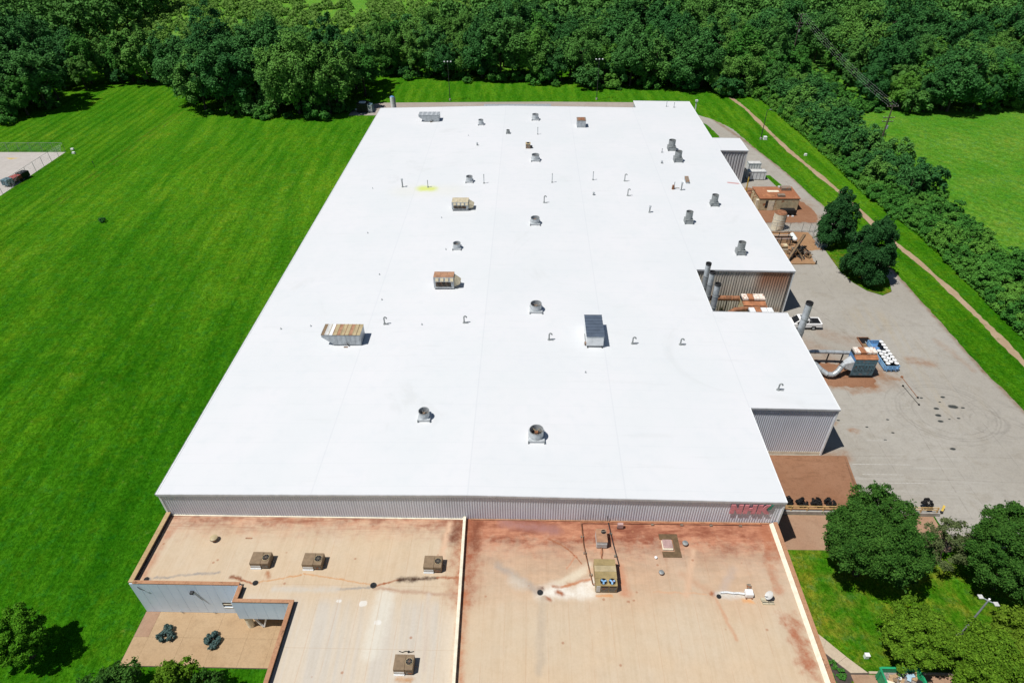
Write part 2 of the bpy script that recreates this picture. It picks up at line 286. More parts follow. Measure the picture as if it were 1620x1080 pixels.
def lawn():
    g = G('lawn', 1.0, 0.0); p, x, y, z = g.pos()
    n1 = g.noise(p, 0.03, 5, 0.6); n2 = g.noise(p, 0.20, 5, 0.65); n3 = g.noise(p, 1.3, 5, 0.75); n5 = g.noise(p, 5.0, 3, 0.7)
    n4 = g.noise(g.vec(x*1.0+y*0.10, y*0.07, 0.0), 0.45, 6, 0.7); n6 = g.noise(g.vec(x*1.0+y*0.05, y*0.05, 4.0), 1.1, 4, 0.6)
    wob = (g.noise(p, 0.04, 3)-0.5)*5.0+(g.noise(p, 0.3, 2)-0.5)*1.0
    far = g.smooth(55.0, 135.0, y+(n1-0.5)*70.0)  # lawn painted paler with distance, imitating how grass throws light back by angle
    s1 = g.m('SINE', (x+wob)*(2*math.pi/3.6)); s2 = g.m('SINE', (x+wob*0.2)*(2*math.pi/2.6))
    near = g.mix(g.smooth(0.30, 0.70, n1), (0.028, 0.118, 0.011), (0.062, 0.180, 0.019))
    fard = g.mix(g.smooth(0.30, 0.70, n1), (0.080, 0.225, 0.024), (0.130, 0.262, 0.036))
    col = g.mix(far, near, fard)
    col = g.mix(g.smooth(0.36, 0.70, n2)*0.6, col, g.mix(far, (0.076, 0.195, 0.022), (0.160, 0.275, 0.046)))
    col = g.mix(g.smooth(0.40, 0.64, n4)*0.65, col, g.mix(far, (0.015, 0.086, 0.007), (0.042, 0.160, 0.013)))
    col = g.mix(g.smooth(0.50, 0.72, n6)*0.35, col, g.mix(far, (0.068, 0.180, 0.019), (0.140, 0.260, 0.038)))
    edge = g.smooth(-96.0, -104.0, x)
    band = g.smooth(130.0, 160.0, y+(n1-0.5)*30.0)*g.smooth(-90.0, -80.0, x)
    col = g.mix(g.smooth(-0.2, 0.9, s1)*(0.05+band*0.5+far*0.10)*g.smooth(0.40, 0.60, n2), col, (0.034, 0.150, 0.008))
    col = g.mix(g.smooth(0.0, 0.8, s2)*edge*0.5*g.smooth(0.25, 0.5, n4), col, (0.032, 0.125, 0.008))
    # right hand meadow: drier, cut in diagonal swathes
    mead = g.smooth(84.0, 89.0, x+(n2-0.5)*4.0)
    dg = g.m('SINE', (x*0.80+y*0.6+wob*1.5)*(2*math.pi/3.4))
    mc = g.mix(g.smooth(0.35, 0.65, g.noise(p, 0.06, 6, 0.7)), (0.098, 0.245, 0.034), (0.175, 0.285, 0.062))
    mc = g.mix(g.smooth(0.0, 1.0, dg)*0.35*g.smooth(0.3, 0.6, n2), mc, (0.066, 0.195, 0.022))
    mc = g.mix(g.smooth(0.55, 0.75, g.noise(p, 0.35, 5, 0.7))*0.5, mc, (0.050, 0.168, 0.018))
    col = g.mix(mead, col, mc)
    # thin dry turf under the trees by the drive
    dry = g.smooth(25.0, 27.0, x)*g.smooth(43.0, 41.0, y)*g.smooth(60.0, 50.0, x)
    col = g.mix(dry*0.7, col, (0.075, 0.185, 0.022))
    col = g.mix(dry*g.smooth(0.38, 0.64, g.noise(p, 0.4, 6, 0.7, 0.4))*0.8, col, (0.215, 0.205, 0.075))
    isl = g.smooth(7.5, 4.0, g.seg(x, y, 58.0, 95.0, 57.0, 108.0))
    col = g.mix(isl*g.smooth(0.42, 0.62, g.noise(p, 0.6, 5, 0.7)), col, (0.17, 0.165, 0.06))
    col = g.mix(g.smooth(0.58, 0.76, g.noise(p, 0.11, 6, 0.7))*0.35, col, (0.17, 0.24, 0.045))
    # worn double track and bare spots in the left lawn
    tr = g.m('MINIMUM', g.m('ABSOLUTE', x+103.6+wob*0.15), g.m('ABSOLUTE', x+101.9+wob*0.15))
    col = g.mix(g.smooth(0.45, 0.1, tr)*0.55*g.smooth(0.35, 0.6, n2)*g.smooth(110.0, 130.0, y), col, (0.15, 0.17, 0.05))
    scr = g.smooth(228.0, 240.0, y); col = g.mix(scr, col, g.mix(n2, (0.11, 0.26, 0.06), (0.28, 0.42, 0.20)))
    col = g.mix(g.smooth(0.46, 0.64, n3)*0.75, col, g.mix(0.50, col, (0.004, 0.032, 0.001)))
    n8 = g.noise(g.vec(x*2.4+y*0.3, y*0.5, 2.0), 1.0, 4, 0.75); col = g.mix(g.smooth(0.47, 0.62, n8)*0.5, col, g.mix(0.5, col, (0.006, 0.045, 0.002)))
    col = g.mix(g.smooth(0.46, 0.62, n5)*0.5, col, g.mix(0.5, col, (0.010, 0.055, 0.003)))
    dp = g.smooth(0.60, 0.70, g.noise(p, 0.55, 6, 0.75))*0.4; col = g.mix(dp, col, (0.16, 0.215, 0.09))
    n7 = g.noise(p, 2.6, 4, 0.8)
    col = g.mix(1.0, col, g.mix(g.smooth(0.40, 0.60, n7), (0.48, 0.78, 0.16), (1.16, 1.46, 0.46)), 'MULTIPLY')
    hv = g.noise(p, 0.5, 5, 0.75); hb = g.noise(g.vec(x, y, 8.0), 0.9, 5, 0.75)
    col = g.mix(g.smooth(0.50, 0.64, hv)*0.75, col, g.mix(1.0, col, (1.32, 0.96, 0.9), 'MULTIPLY'))
    col = g.mix(g.smooth(0.52, 0.64, hb)*0.7, col, g.mix(1.0, col, (0.72, 0.94, 2.4), 'MULTIPLY'))
    bb = g.noise(g.vec(x*1.0+y*0.12, y*0.16, 11.0), 0.16, 5, 0.6); col = g.mix(g.smooth(0.44, 0.60, bb)*0.8*(1.0-mead), col, g.mix(1.0, col, (1.50, 1.18, 1.2), 'MULTIPLY'))
    pt_ = g.smooth(0.56, 0.68, g.noise(g.vec(x, y, 21.0), 0.07, 6, 0.7)); col = g.mix(pt_*0.45*(1.0-mead), col, g.mix(1.0, col, (1.9, 1.2, 1.8), 'MULTIPLY'))
    col = g.mix(mead, col, g.mix(1.0, col, (1.06, 1.0, 1.7), 'MULTIPLY'))
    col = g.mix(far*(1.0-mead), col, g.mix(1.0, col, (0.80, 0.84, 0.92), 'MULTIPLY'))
    MAT['lawn'] = g.out(col, None, (n3+n5*0.5, 1.0, 0.35))
lawn()

EDGE = [(68.5, 52), (66.6, 61), (65.6, 72), (65.4, 85.5), (65.0, 100), (63.8, 112), (62.6, 122), (60.0, 141.3), (56.6, 159), (51.3, 179.6)]
def asphalt():
    g = G('asphalt', 0.9, 0.2); p, x, y, z = g.pos()
    n1 = g.noise(p, 0.07, 5, 0.6); n2 = g.noise(p, 0.8, 5, 0.65); n3 = g.noise(p, 9.0, 3, 0.7); wav = g.noise(p, 1.2, 4)-0.5; brk = g.smooth(0.30, 0.62, n2)
    col = g.mix(g.smooth(0.3, 0.7, n1), (0.315, 0.293, 0.254), (0.358, 0.338, 0.300))
    col = g.mix(g.smooth(0.42, 0.75, n2)*0.4, col, (0.25, 0.235, 0.21))
    col = g.mix(g.smooth(0.5, 0.8, n3)*0.25, col, (0.20, 0.195, 0.19))
    # wheel marks drawn out along the lane in front of the dock
    st = g.noise(g.vec(x*0.06, y*1.1, 0.0), 1.0, 4, 0.6); dock = g.smooth(46.0, 49.0, y)*g.smooth(66.0, 57.0, y)*g.smooth(58.0, 48.0, x)
    col = g.mix(dock*g.smooth(0.5, 0.62, st)*0.5, col, (0.40, 0.385, 0.35))
    st2 = g.noise(g.vec((x-y*0.1)*0.9, y*0.05, 3.0), 1.0, 4, 0.6); ln = g.smooth(5.5, 2.0, g.seg(x, y, 55.0, 84.0, 57.5, 66.0))
    col = g.mix(ln*g.smooth(0.42, 0.68, st2)*(0.2+brk*0.4), col, (0.36, 0.31, 0.23))
    # rust washes
    wx = x+(g.noise(p, 0.7, 4, 0.65)-0.5)*1.8; wy = y+(g.noise(g.vec(x, y, 9.0), 0.7, 4, 0.65)-0.5)*1.8
    for ax, ay, bx, by, wd, a in ((42, 72.0, 49.8, 71.0, 2.6, .8), (43, 68.6, 48.5, 68.4, 1.0, .9), (56.2, 74.2, 58.6, 73.4, .9, .55), (41, 79, 44, 76, 1.8, .35), (46.5, 120, 57.5, 120, 2.4, .8), (47, 132, 57, 126, 3.0, .55), (39.2, 61.4, 40.2, 61.2, .5, .6), (41.8, 59.6, 42.6, 59.6, .4, .7), (45, 66.9, 47, 67.2, .5, .5), (46.0, 80.5, 52.0, 77.5, 1.5, .3), (51.7, 70.2, 52.4, 70.0, .5, .8), (37.2, 55.6, 39.4, 55.2, 1.0, .6), (62.5, 78.8, 64.2, 72.0, .5, .3)):
        d = g.seg(wx, wy, ax, ay, bx, by)
        col = g.mix(g.smooth(wd*1.7, 0.0, d)*a*(0.35+brk*0.75), col, (0.27, 0.14, 0.07))
    # tyre rings
    for cx, cy, r, a in ((56.0, 63.3, 5.4, .5), (56.0, 63.3, 5.0, .5), (56.2, 63.0, 3.9, .45), (60.2, 61.6, 2.3, .4), (60.4, 61.4, 1.9, .4), (62.6, 60.5, 1.8, .35), (55.6, 63.4, 6.2, .3), (61.8, 62.0, 3.6, .25)):
        d = g.m('ABSOLUTE', g.m('SQRT', (x-cx)*(x-cx)*0.72+(y-cy)*(y-cy))-r+wav*0.35)
        col = g.mix(g.smooth(0.17, 0.02, d)*a*g.smooth(0.30, 0.58, g.noise(p, 0.5, 4))*0.5, col, (0.13, 0.12, 0.11))
    # oil spots
    for cx, cy, rx in ((54.9, 63.9, .36), (57.3, 64.3, .55), (54.5, 62.6, .36), (54.3, 61.5, .34), (56.9, 66.2, .3), (58.5, 64.1, .25), (53.3, 56.6, .33), (56.9, 62.1, .24), (53.9, 66.0, .22), (47.5, 61.7, .2), (41.0, 61.5, .2), (47.1, 59.3, .2), (44.2, 60.3, .18), (55.6, 61.9, .15), (56.0, 65.2, .16), (45.6, 58.0, .2)):
        d = g.m('SQRT', (x-cx)*(x-cx)*0.55+(y-cy)*(y-cy)*1.6)
        col = g.mix(g.smooth(rx, rx*0.6, d+wav*rx*0.9), col, (0.045, 0.05, 0.048))
    for ax, ay, bx, by in ((53.2, 70.3, 53.4, 66.0), (52.5, 68.4, 52.9, 64.6), (57.0, 60.0, 46.5, 88.0), (62.5, 62.0, 66.0, 59.0), (41.5, 96.0, 62.5, 62.0), (38.0, 52.0, 66.0, 51.0), (50.0, 46.0, 50.6, 62.0), (55.0, 125.0, 52.0, 98.0)):
        col = g.mix(g.smooth(0.11, 0.0, g.seg(x, y, ax, ay, bx, by)+wav*0.12)*0.35*brk, col, (0.14, 0.12, 0.10))
    for (ax, ay), (bx, by) in zip(EDGE[:-1], EDGE[1:]):
        d = g.seg(wx*0.3+x*0.7, wy*0.3+y*0.7, ax, ay, bx, by); col = g.mix(g.smooth(0.9, 0.0, d)*(0.3+brk*0.5), col, (0.19, 0.115, 0.06))
    fg = g.noise(p, 3.5, 5, 0.8); col = g.mix(g.smooth(0.42, 0.60, fg)*0.4, col, g.mix(1.0, col, (0.80, 0.79, 0.77), 'MULTIPLY'))
    bl = g.smooth(0.50, 0.66, g.noise(p, 0.28, 6, 0.75, 0.6)); col = g.mix(bl*0.5, col, g.mix(1.0, col, (0.82, 0.79, 0.74), 'MULTIPLY'))
    jx = g.m('ABSOLUTE', g.m('FRACT', (x+y*0.02)/7.6)-0.5); jy = g.m('ABSOLUTE', g.m('FRACT', y/9.2)-0.5)
    col = g.mix(g.m('MAXIMUM', g.smooth(0.491, 0.498, jx), g.smooth(0.493, 0.498, jy))*0.35*brk, col, (0.16, 0.145, 0.125))
    MAT['asphalt'] = g.out(col, None, (n2+n3*0.4, 0.2, 0.02))
asphalt()

def ground_mat(name, a, b, sc=0.6, dark=None, bump=0.2, streak=False):
    g = G(name, 0.92, 0.15); p, x, y, z = g.pos()
    n1 = g.noise(p, sc*0.3, 4, 0.6); n2 = g.noise(p, sc*2.5, 5, 0.65)
    col = g.mix(g.smooth(0.3, 0.7, n1), a, b)
    col = g.mix(g.smooth(0.45, 0.75, n2)*0.5, col, tuple(v*0.72 for v in a))
    fg = g.noise(p, 6.0, 4, 0.8); col = g.mix(g.smooth(0.44, 0.60, fg)*0.5, col, g.mix(1.0, col, (0.8, 0.79, 0.78), 'MULTIPLY'))
    if streak: col = g.mix(g.smooth(0.55, 0.7, g.noise(g.vec(x*0.15, y*1.2, 0.0), 1.5, 5, 0.65, 0.6))*0.5, col, tuple(v*0.55 for v in a))
    if dark: col = g.mix(g.smooth(0.6, 0.7, g.noise(p, sc, 6, 0.7, 0.5)), col, dark)
    MAT[name] = g.out(col, None, (n2, bump, 0.03))
ground_mat('rust_concrete', (0.245, 0.12, 0.066), (0.285, 0.152, 0.09), 0.6, streak=True)
ground_mat('ramp_concrete', (0.33, 0.20, 0.13), (0.37, 0.25, 0.17), 0.5)
ground_mat('plaza_concrete', (0.40, 0.27, 0.155), (0.43, 0.31, 0.19), 0.35)
ground_mat('side_concrete', (0.47, 0.38, 0.28), (0.50, 0.42, 0.32), 0.5)
ground_mat('dirt_path', (0.33, 0.235, 0.145), (0.40, 0.30, 0.20), 0.9, (0.13, 0.15, 0.05))
ground_mat('bare_dirt', (0.30, 0.17, 0.09), (0.36, 0.22, 0.12), 0.8, (0.16, 0.09, 0.05))
ground_mat('mulch', (0.06, 0.05, 0.045), (0.09, 0.07, 0.06), 2.0)
ground_mat('lot_concrete', (0.42, 0.39, 0.36), (0.46, 0.43, 0.40), 0.4)
ground_mat('rear_road', (0.33, 0.28, 0.24), (0.37, 0.33, 0.29), 0.4)
ground_mat('coping_rust', (0.38, 0.195, 0.11), (0.43, 0.24, 0.14), 1.2, (0.17, 0.09, 0.05))
ground_mat('coping_tan', (0.40, 0.28, 0.14), (0.46, 0.33, 0.18), 1.2, (0.30, 0.17, 0.08))
ground_mat('shed_roof', (0.30, 0.12, 0.06), (0.36, 0.16, 0.085), 0.6, (0.60, 0.42, 0.24))

def leaf(name, dark, light, tint, trans=0.18, spread=0.5, deep=None):
    g = G(name, 0.65, 0.06); p = g.pos()[0]
    r = g.island(); n = g.noise(p, 0.45, 3, 0.6); orr = g.objrand()
    col = g.mix(g.clamp(r*0.75+n*0.9-0.35), dark, light)
    col = g.mix(g.smooth(0.45, 1.0, orr)*spread, col, tint)
    if deep: col = g.mix(g.smooth(0.42, 0.0, orr)*0.8, col, deep)
    g.out(col)
    nt = g.nt; tr = nt.nodes.new('ShaderNodeBsdfTranslucent'); ms = nt.nodes.new('ShaderNodeMixShader'); ms.inputs[0].default_value = trans
    nt.links.new(col.k, tr.inputs[0]); nt.links.new(g.b.outputs[0], ms.inputs[1]); nt.links.new(tr.outputs[0], ms.inputs[2])
    nt.links.new(ms.outputs[0], nt.nodes['Material Output'].inputs[0]); MAT[name] = g.mat
leaf('leaf_forest', (0.020, 0.085, 0.018), (0.080, 0.240, 0.058), (0.130, 0.285, 0.045), 0.08, spread=0.7, deep=(0.030, 0.118, 0.030))
leaf('leaf_bright', (0.026, 0.110, 0.014), (0.095, 0.280, 0.045), (0.140, 0.310, 0.040), 0.10, spread=0.6, deep=(0.045, 0.165, 0.026))
leaf('leaf_big', (0.018, 0.072, 0.010), (0.080, 0.195, 0.030), (0.05, 0.12, 0.02), spread=0.0)
leaf('leaf_conifer', (0.012, 0.055, 0.014), (0.042, 0.135, 0.036), (0.05, 0.12, 0.02), 0.08, spread=0.0)
leaf('leaf_yellow', (0.052, 0.130, 0.008), (0.165, 0.305, 0.022), (0.30, 0.24, 0.04), spread=0.2)
leaf('leaf_grey', (0.055, 0.090, 0.028), (0.17, 0.21, 0.085), (0.1, 0.12, 0.05), spread=0.1)
leaf('leaf_lime', (0.030, 0.130, 0.006), (0.115, 0.310, 0.014), (0.08, 0.2, 0.02), spread=0.1)
leaf('leaf_dark_shrub', (0.008, 0.010, 0.010), (0.030, 0.028, 0.030), (0.02, 0.02, 0.02), 0.03, 0.2)
leaf('leaf_blue', (0.03, 0.065, 0.06), (0.10, 0.16, 0.15), (0.1, 0.15, 0.12), 0.05, 0.2)
leaf('leaf_scrub', (0.10, 0.26, 0.03), (0.26, 0.43, 0.10), (0.16, 0.25, 0.05), spread=0.3)

# ------------------------------------------------------------------ mesh helpers
class MB:
    def __init__(s): s.v = []; s.f = []
    def add(s, vs, fs):
        o = len(s.v); s.v += [tuple(v) for v in vs]; s.f += [tuple(i+o for i in f) for f in fs]; return s
    def box(s, x0, x1, y0, y1, z0, z1):
        return s.hexa([(x0, y0, z0), (x1, y0, z0), (x1, y1, z0), (x0, y1, z0), (x0, y0, z1), (x1, y0, z1), (x1, y1, z1), (x0, y1, z1)])
    def hexa(s, p):
        return s.add(p, [(3, 2, 1, 0), (4, 5, 6, 7), (0, 1, 5, 4), (1, 2, 6, 5), (2, 3, 7, 6), (3, 0, 4, 7)])
    def beam(s, a, b, wd, h):
        a = Vector(a); b = Vector(b); d = (b-a).normalized()
        u = Vector((0, 0, 1)) if abs(d.z) < 0.95 else Vector((1, 0, 0))
        r = d.cross(u).normalized()*wd/2; t = r.cross(d).normalized()*h/2
        return s.hexa([a-r-t, b-r-t, b+r-t, a+r-t, a-r+t, b-r+t, b+r+t, a+r+t])
    def cyl(s, a, b, r0, r1=None, n=16, cap=True):
        r1 = r0 if r1 is None else r1; a = Vector(a); b = Vector(b); d = (b-a).normalized()
        u = Vector((0, 0, 1)) if abs(d.z) < 0.9 else Vector((1, 0, 0))
        e = d.cross(u).normalized(); f = d.cross(e); o = len(s.v)
        for c, r in ((a, r0), (b, r1)):
            for i in range(n):
                t = 2*math.pi*i/n; s.v.append(tuple(c+e*math.cos(t)*r+f*math.sin(t)*r))
        for i in range(n): s.f.append((o+i, o+(i+1) % n, o+n+(i+1) % n, o+n+i))
        if cap: s.f.append(tuple(o+i for i in range(n-1, -1, -1))); s.f.append(tuple(o+n+i for i in range(n)))
        return s
    def tube(s, a, b, r, t=0.04, n=24):
        a = Vector(a); b = Vector(b); s.cyl(a, b, r, r, n, False); s.cyl(b, a, r-t, r-t, n, False); o = len(s.v)-4*n
        # outer bottom 0..n, outer top n..2n, inner (top) 2n..3n, inner(bottom) 3n..4n ; rim ring
        d = (b-a).normalized(); u = Vector((0, 0, 1)) if abs(d.z) < 0.9 else Vector((1, 0, 0)); e = d.cross(u).normalized(); f = d.cross(e)
        o = len(s.v)
        for r_ in (r, r-t):
            for i in range(n):
                q = 2*math.pi*i/n; s.v.append(tuple(b+e*math.cos(q)*r_+f*math.sin(q)*r_))
        for i in range(n): s.f.append((o+i, o+(i+1) % n, o+n+(i+1) % n, o+n+i))
        return s
    def path(s, pts, r, n=8):
        for a, b in zip(pts[:-1], pts[1:]): s.cyl(a, b, r, r, n)
        return s
    def poly(s, pts, z0, z1):
        n = len(pts)
        s.add([(x, y, z0) for x, y in pts]+[(x, y, z1) for x, y in pts], [tuple(range(n-1, -1, -1)), tuple(range(n, 2*n))]+[(i, (i+1) % n, n+(i+1) % n, n+i) for i in range(n)])
        return s
    def sheet(s, pts, z):
        n = len(pts); s.add([(x, y, z) for x, y in pts], [tuple(range(n))]); return s
    def mesh(s, name, mat=None, smooth=False, bevel=0.0):
        me = bpy.data.meshes.new(name); me.from_pydata(s.v, [], s.f)
        bm = bmesh.new(); bm.from_mesh(me); bmesh.ops.recalc_face_normals(bm, faces=bm.faces)
        if bevel: bmesh.ops.remove_doubles(bm, verts=bm.verts, dist=1e-5); bmesh.ops.bevel(bm, geom=[e for e in bm.edges if e.is_manifold and e.calc_face_angle(0) > 0.6], offset=bevel, segments=2, affect='EDGES', profile=0.6)
        bm.to_mesh(me); bm.free()
        if mat: me.materials.append(MAT[mat])
        if smooth:
            for p in me.polygons: p.use_smooth = True
            try: me.set_sharp_from_angle(angle=R(40))
            except Exception: pass
        return me
    def build(s, name, mat, parent=None, smooth=False, bevel=0.0):
        o = bpy.data.objects.new(name, s.mesh(name, mat, smooth, bevel)); COL.objects.link(o)
        if parent: o.parent = parent
        return o
def tag(o, label, cat, group=None):
    o['label'] = label; o['category'] = cat
    if group: o['group'] = group
    return o
def thing(name, label, cat, loc=(0, 0, 0), rz=0.0, group=None):
    o = bpy.data.objects.new(name, None); COL.objects.link(o); o.location = loc; o.rotation_euler = (0, 0, rz)
    o.empty_display_size = 0.5; return tag(o, label, cat, group)
def struct(o): o['kind'] = 'structure'; return o
def link(name, me, parent=None, loc=None, rz=0):
    o = bpy.data.objects.new(name, me); COL.objects.link(o); o.parent = parent
    if loc: o.location = loc
    o.rotation_euler = (0, 0, rz); return o
def corr(p0, p1, zb, ztop, pitch, depth, n):
    """corrugated sheet between ground points p0,p1; n = outward normal; ztop = function of (x,y)"""
    mb = MB(); L = math.dist(p0, p1); k = max(1, int(L/pitch)); prof = ((0, 0), (.30, 0), (.45, 1), (.85, 1))
    cols = []
    for i in range(k):
        for t, d in prof: cols.append(((i+t)/k, d))
    cols.append((1, 0))
    for t, d in cols:
        x = p0[0]+(p1[0]-p0[0])*t+n[0]*d*depth; y = p0[1]+(p1[1]-p0[1])*t+n[1]*d*depth
        mb.v += [(x, y, zb), (x, y, ztop(x, y))]
    for i in range(len(cols)-1): mb.f.append((2*i, 2*i+2, 2*i+3, 2*i+1))
    return mb

# ================================================================== SETTING: ground, roads, pads
rng = np.random.default_rng(5)
def axis(a, b, step, far):
    mid = list(np.arange(a, b+0.1, step)); lo = [a-d for d in (20, 60, 150, 400, far)][::-1]; hi = [b+d for d in (20, 60, 150, 400, far)]
    return np.array(lo+mid+hi)
gx = axis(-160, 200, 3.0, 2500); gy = axis(-10, 300, 3.0, 2500)
XX, YY = np.meshgrid(gx, gy)
ZZ = np.zeros_like(XX)
for cx, cy, sx, sy, h in ((-76, 141, 13, 10, 1.3), (-78, 117, 16, 14, 1.0), (-60, 100, 12, 20, .5), (-95, 95, 18, 16, .6), (-70, 60, 15, 15, .5), (-62, 160, 10, 9, .6)):
    ZZ += h*np.exp(-((XX-cx)/sx)**2-((YY-cy)/sy)**2)
msk = np.clip((-44-XX)/6, 0, 1)*np.clip((XX+116)/6, 0, 1)*np.clip((YY-30)/20, 0, 1)*np.clip((184-YY)/10, 0, 1)
mead = np.clip((XX-88)/6, 0, 1)*np.clip((178-YY)/15, 0, 1)
ZZ = ZZ*msk+mead*(0.5*np.sin(XX*0.09+1)*np.sin(YY*0.06)+0.4)
V = np.stack([XX, YY, ZZ], -1).reshape(-1, 3); nx = len(gx); ny = len(gy)
F = [(j*nx+i, j*nx+i+1, (j+1)*nx+i+1, (j+1)*nx+i) for j in range(ny-1) for i in range(nx-1)]
gm = MB(); gm.v = [tuple(v) for v in V]; gm.f = F
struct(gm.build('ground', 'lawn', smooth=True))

yard = [(26, 46.6), (29, 46.6), (46, 46.6), (46.5, 42.3), (52, 42.3), (70, 42), (68.5, 52), (66.6, 61), (65.6, 72), (65.4, 85.5), (65.0, 100), (63.8, 112), (62.6, 122), (61.2, 130), (60.0, 141.3), (58.2, 151), (56.6, 159), (54.7, 172), (51.3, 179.6), (47, 184.8), (40, 188), (40, 184), (45, 182), (48.4, 176), (49.6, 168), (50.0, 158), (50.0, 147), (41.5, 146), (41.3, 100), (30, 80), (30, 56), (26, 56)]
def ragged(pts, step=0.9, amp=0.14, seed=1):
    g = random.Random(seed); out = []
    for a, b in zip(pts, pts[1:]+pts[:1]):
        L = math.dist(a, b); k = max(1, int(L/step)); nx_, ny_ = -(b[1]-a[1])/L, (b[0]-a[0])/L
        for i in range(k):
            d = g.uniform(-amp, amp) if i else 0; out.append((a[0]+(b[0]-a[0])*i/k+nx_*d, a[1]+(b[1]-a[1])*i/k+ny_*d))
    return out
struct(MB().sheet(ragged(yard), 0.006).build('yard', 'asphalt'))
struct(MB().sheet([(-52, 184), (40, 184), (40, 195.2), (30, 195.4), (4, 196.2), (-45, 195.6), (-52, 190)], 0.006).build('rear_road', 'rear_road'))
struct(MB().sheet([(26.0, 41.6), (45.8, 41.7), (45.8, 46.2), (26.0, 46.2)], 0.008).build('apron', 'ramp_concrete'))
pad = MB().hexa([(26, 46.5, 0.02), (38.6, 46.5, 0.02), (39.6, 55.2, 0.012), (26, 55.2, 0.012), (26, 46.5, 0.55), (37.7, 46.5, 0.50), (39.3, 55.2, 0.035), (26, 55.2, 0.04)])
struct(pad.build('rust_stained_pad', 'rust_concrete'))
island = [(55.7, 111), (55.5, 104), (55.5, 99), (56.2, 95.5), (57.6, 92.8), (59.6, 91.4), (61.6, 92.6), (62.8, 96.5), (63.0, 103), (62.0, 110), (60, 113)]
struct(MB().poly(island, 0.0, 0.11).build('tree_island', 'lawn'))
struct(MB().sheet(ragged([(45.8, 101.4), (52.0, 101.5), (52.4, 106.5), (55.0, 106.8), (54.8, 113.8), (45.8, 114.2), (45, 108)], .6, .15), 0.012).build('dirt_pad', 'bare_dirt'))
struct(MB().sheet(ragged([(44, 117.5), (58.2, 118), (59.2, 123), (57.5, 130), (55.0, 134.2), (44, 134.6)], .6, .35), 0.012).build('stained_slab', 'rust_concrete'))
struct(MB().sheet([(49.5, 140), (54.5, 140), (55.3, 134), (56.5, 136), (55.5, 141.5), (50, 141.5)], 0.016).build('grass_strip', 'lawn'))
# dirt path
pl = [(60.8, 200), (62.6, 189.3), (63.6, 172), (64.7, 156.1), (66.4, 144), (68.0, 132.1), (69.2, 112.7), (70.8, 103), (71.7, 94.0), (72.2, 84), (72.3, 73.6), (72.0, 50)]
pl2 = []
for (a, b), (c, d) in zip(pl[:-1], pl[1:]):
    for q in range(12): pl2.append((a+(c-a)*q/12, b+(d-b)*q/12))
pl = pl2+[pl[-1]]; rgd = random.Random(8)
pm = MB(); lf = []; rg = []
for i, (a, b) in enumerate(pl):
    wdt = 0.58+0.12*math.sin(i*.4)+rgd.uniform(-.12, .12); lf.append((a-wdt, b)); rg.append((a+wdt, b))
for i in range(len(pl)-1): pm.sheet([lf[i], rg[i], rg[i+1], lf[i+1]], 0.008)
struct(pm.build('dirt_path', 'dirt_path'))
struct(MB().sheet([(-175, 128), (-117.9, 130), (-118.4, 156.0), (-175, 156)], 0.006).build('parking_lot', 'lot_concrete'))
lotm = MB()
for k in range(5): lotm.sheet([(-131.6+k*0.28, 152.2-k*.15), (-127.5-k*0.4, 152.0-k*.15), (-128.2-k*.3, 151.9-k*.15), (-131.0+k*.2, 152.05-k*.15)], 0.010)
struct(lotm.build('painted_marking', 'yellow_paint'))
# plaza made of slabs
plz = MB().sheet([(-38.0, 27.95), (-21.75, 27.95), (-21.75, 33.4), (-38.0, 33.4)], 0.005).build('plaza', 'mulch'); struct(plz)
xs = [-37.95, -36.5, -33.1, -30.0, -26.9, -24.4, -21.8]; ys = [28.0, 30.75, 33.33]
for i in range(6):
    for j in range(2): MB().box(xs[i]+.006, xs[i+1]-.006, ys[j]+.006, ys[j+1]-.006, 0.0, 0.055+0.003*((i+j) % 2)).build('slab', 'plaza_concrete' if not (i == 0 and j == 1) else 'ramp_concrete', plz)
# sidewalk, drive, bed bottom right
sw = MB().sheet([(25.8, 33.6), (25.8, 31.0), (29.6, 27.9), (31.2, 27.9), (31.4, 28.7)], 0.004).build('sidewalk', 'mulch'); struct(sw)
A = [(25.9, 34.0), (27.3, 33.1), (28.6, 31.65), (29.9, 30.1), (31.3, 28.65)]; B = [(25.9, 32.6), (26.9, 31.8), (27.9, 30.6), (28.9, 29.5), (29.75, 28.6)]
for i in range(4):
    MB().poly([(B[i][0], B[i][1]), (B[i+1][0], B[i+1][1]+.02), (A[i+1][0], A[i+1][1]+.02), (A[i][0], A[i][1])], 0.0, 0.06+.002*i).build('slab', 'side_concrete', sw)
struct(MB().sheet([(29.7, 28.5), (29.9, 20), (60, 20), (60, 28.2), (36, 28.55)], 0.007).build('driveway', 'ramp_concrete'))
kb = MB()
for i in range(15): kb.box(31.4+i*1.9, 33.28+i*1.9, 28.58, 28.78, 0.0, 0.13)
struct(kb.build('kerb', 'side_concrete'))
struct(MB().sheet([(25.8, 32.4), (28.75, 29.4), (29.5, 28.5), (29.6, 20), (25.8, 20)], 0.008).build('planting_bed', 'mulch'))
# dock line marking
dl = MB()
for k, (x0, x1, y) in enumerate(((39.8, 46.8, 53.9), (40.4, 45.3, 52.3), (41.5, 47.5, 51.0), (43.0, 46.0, 57.9))): dl.box(x0, x1, y-.05, y+.05, 0.006, 0.010)
struct(dl.build('dock_line_marking', 'worn_line'))

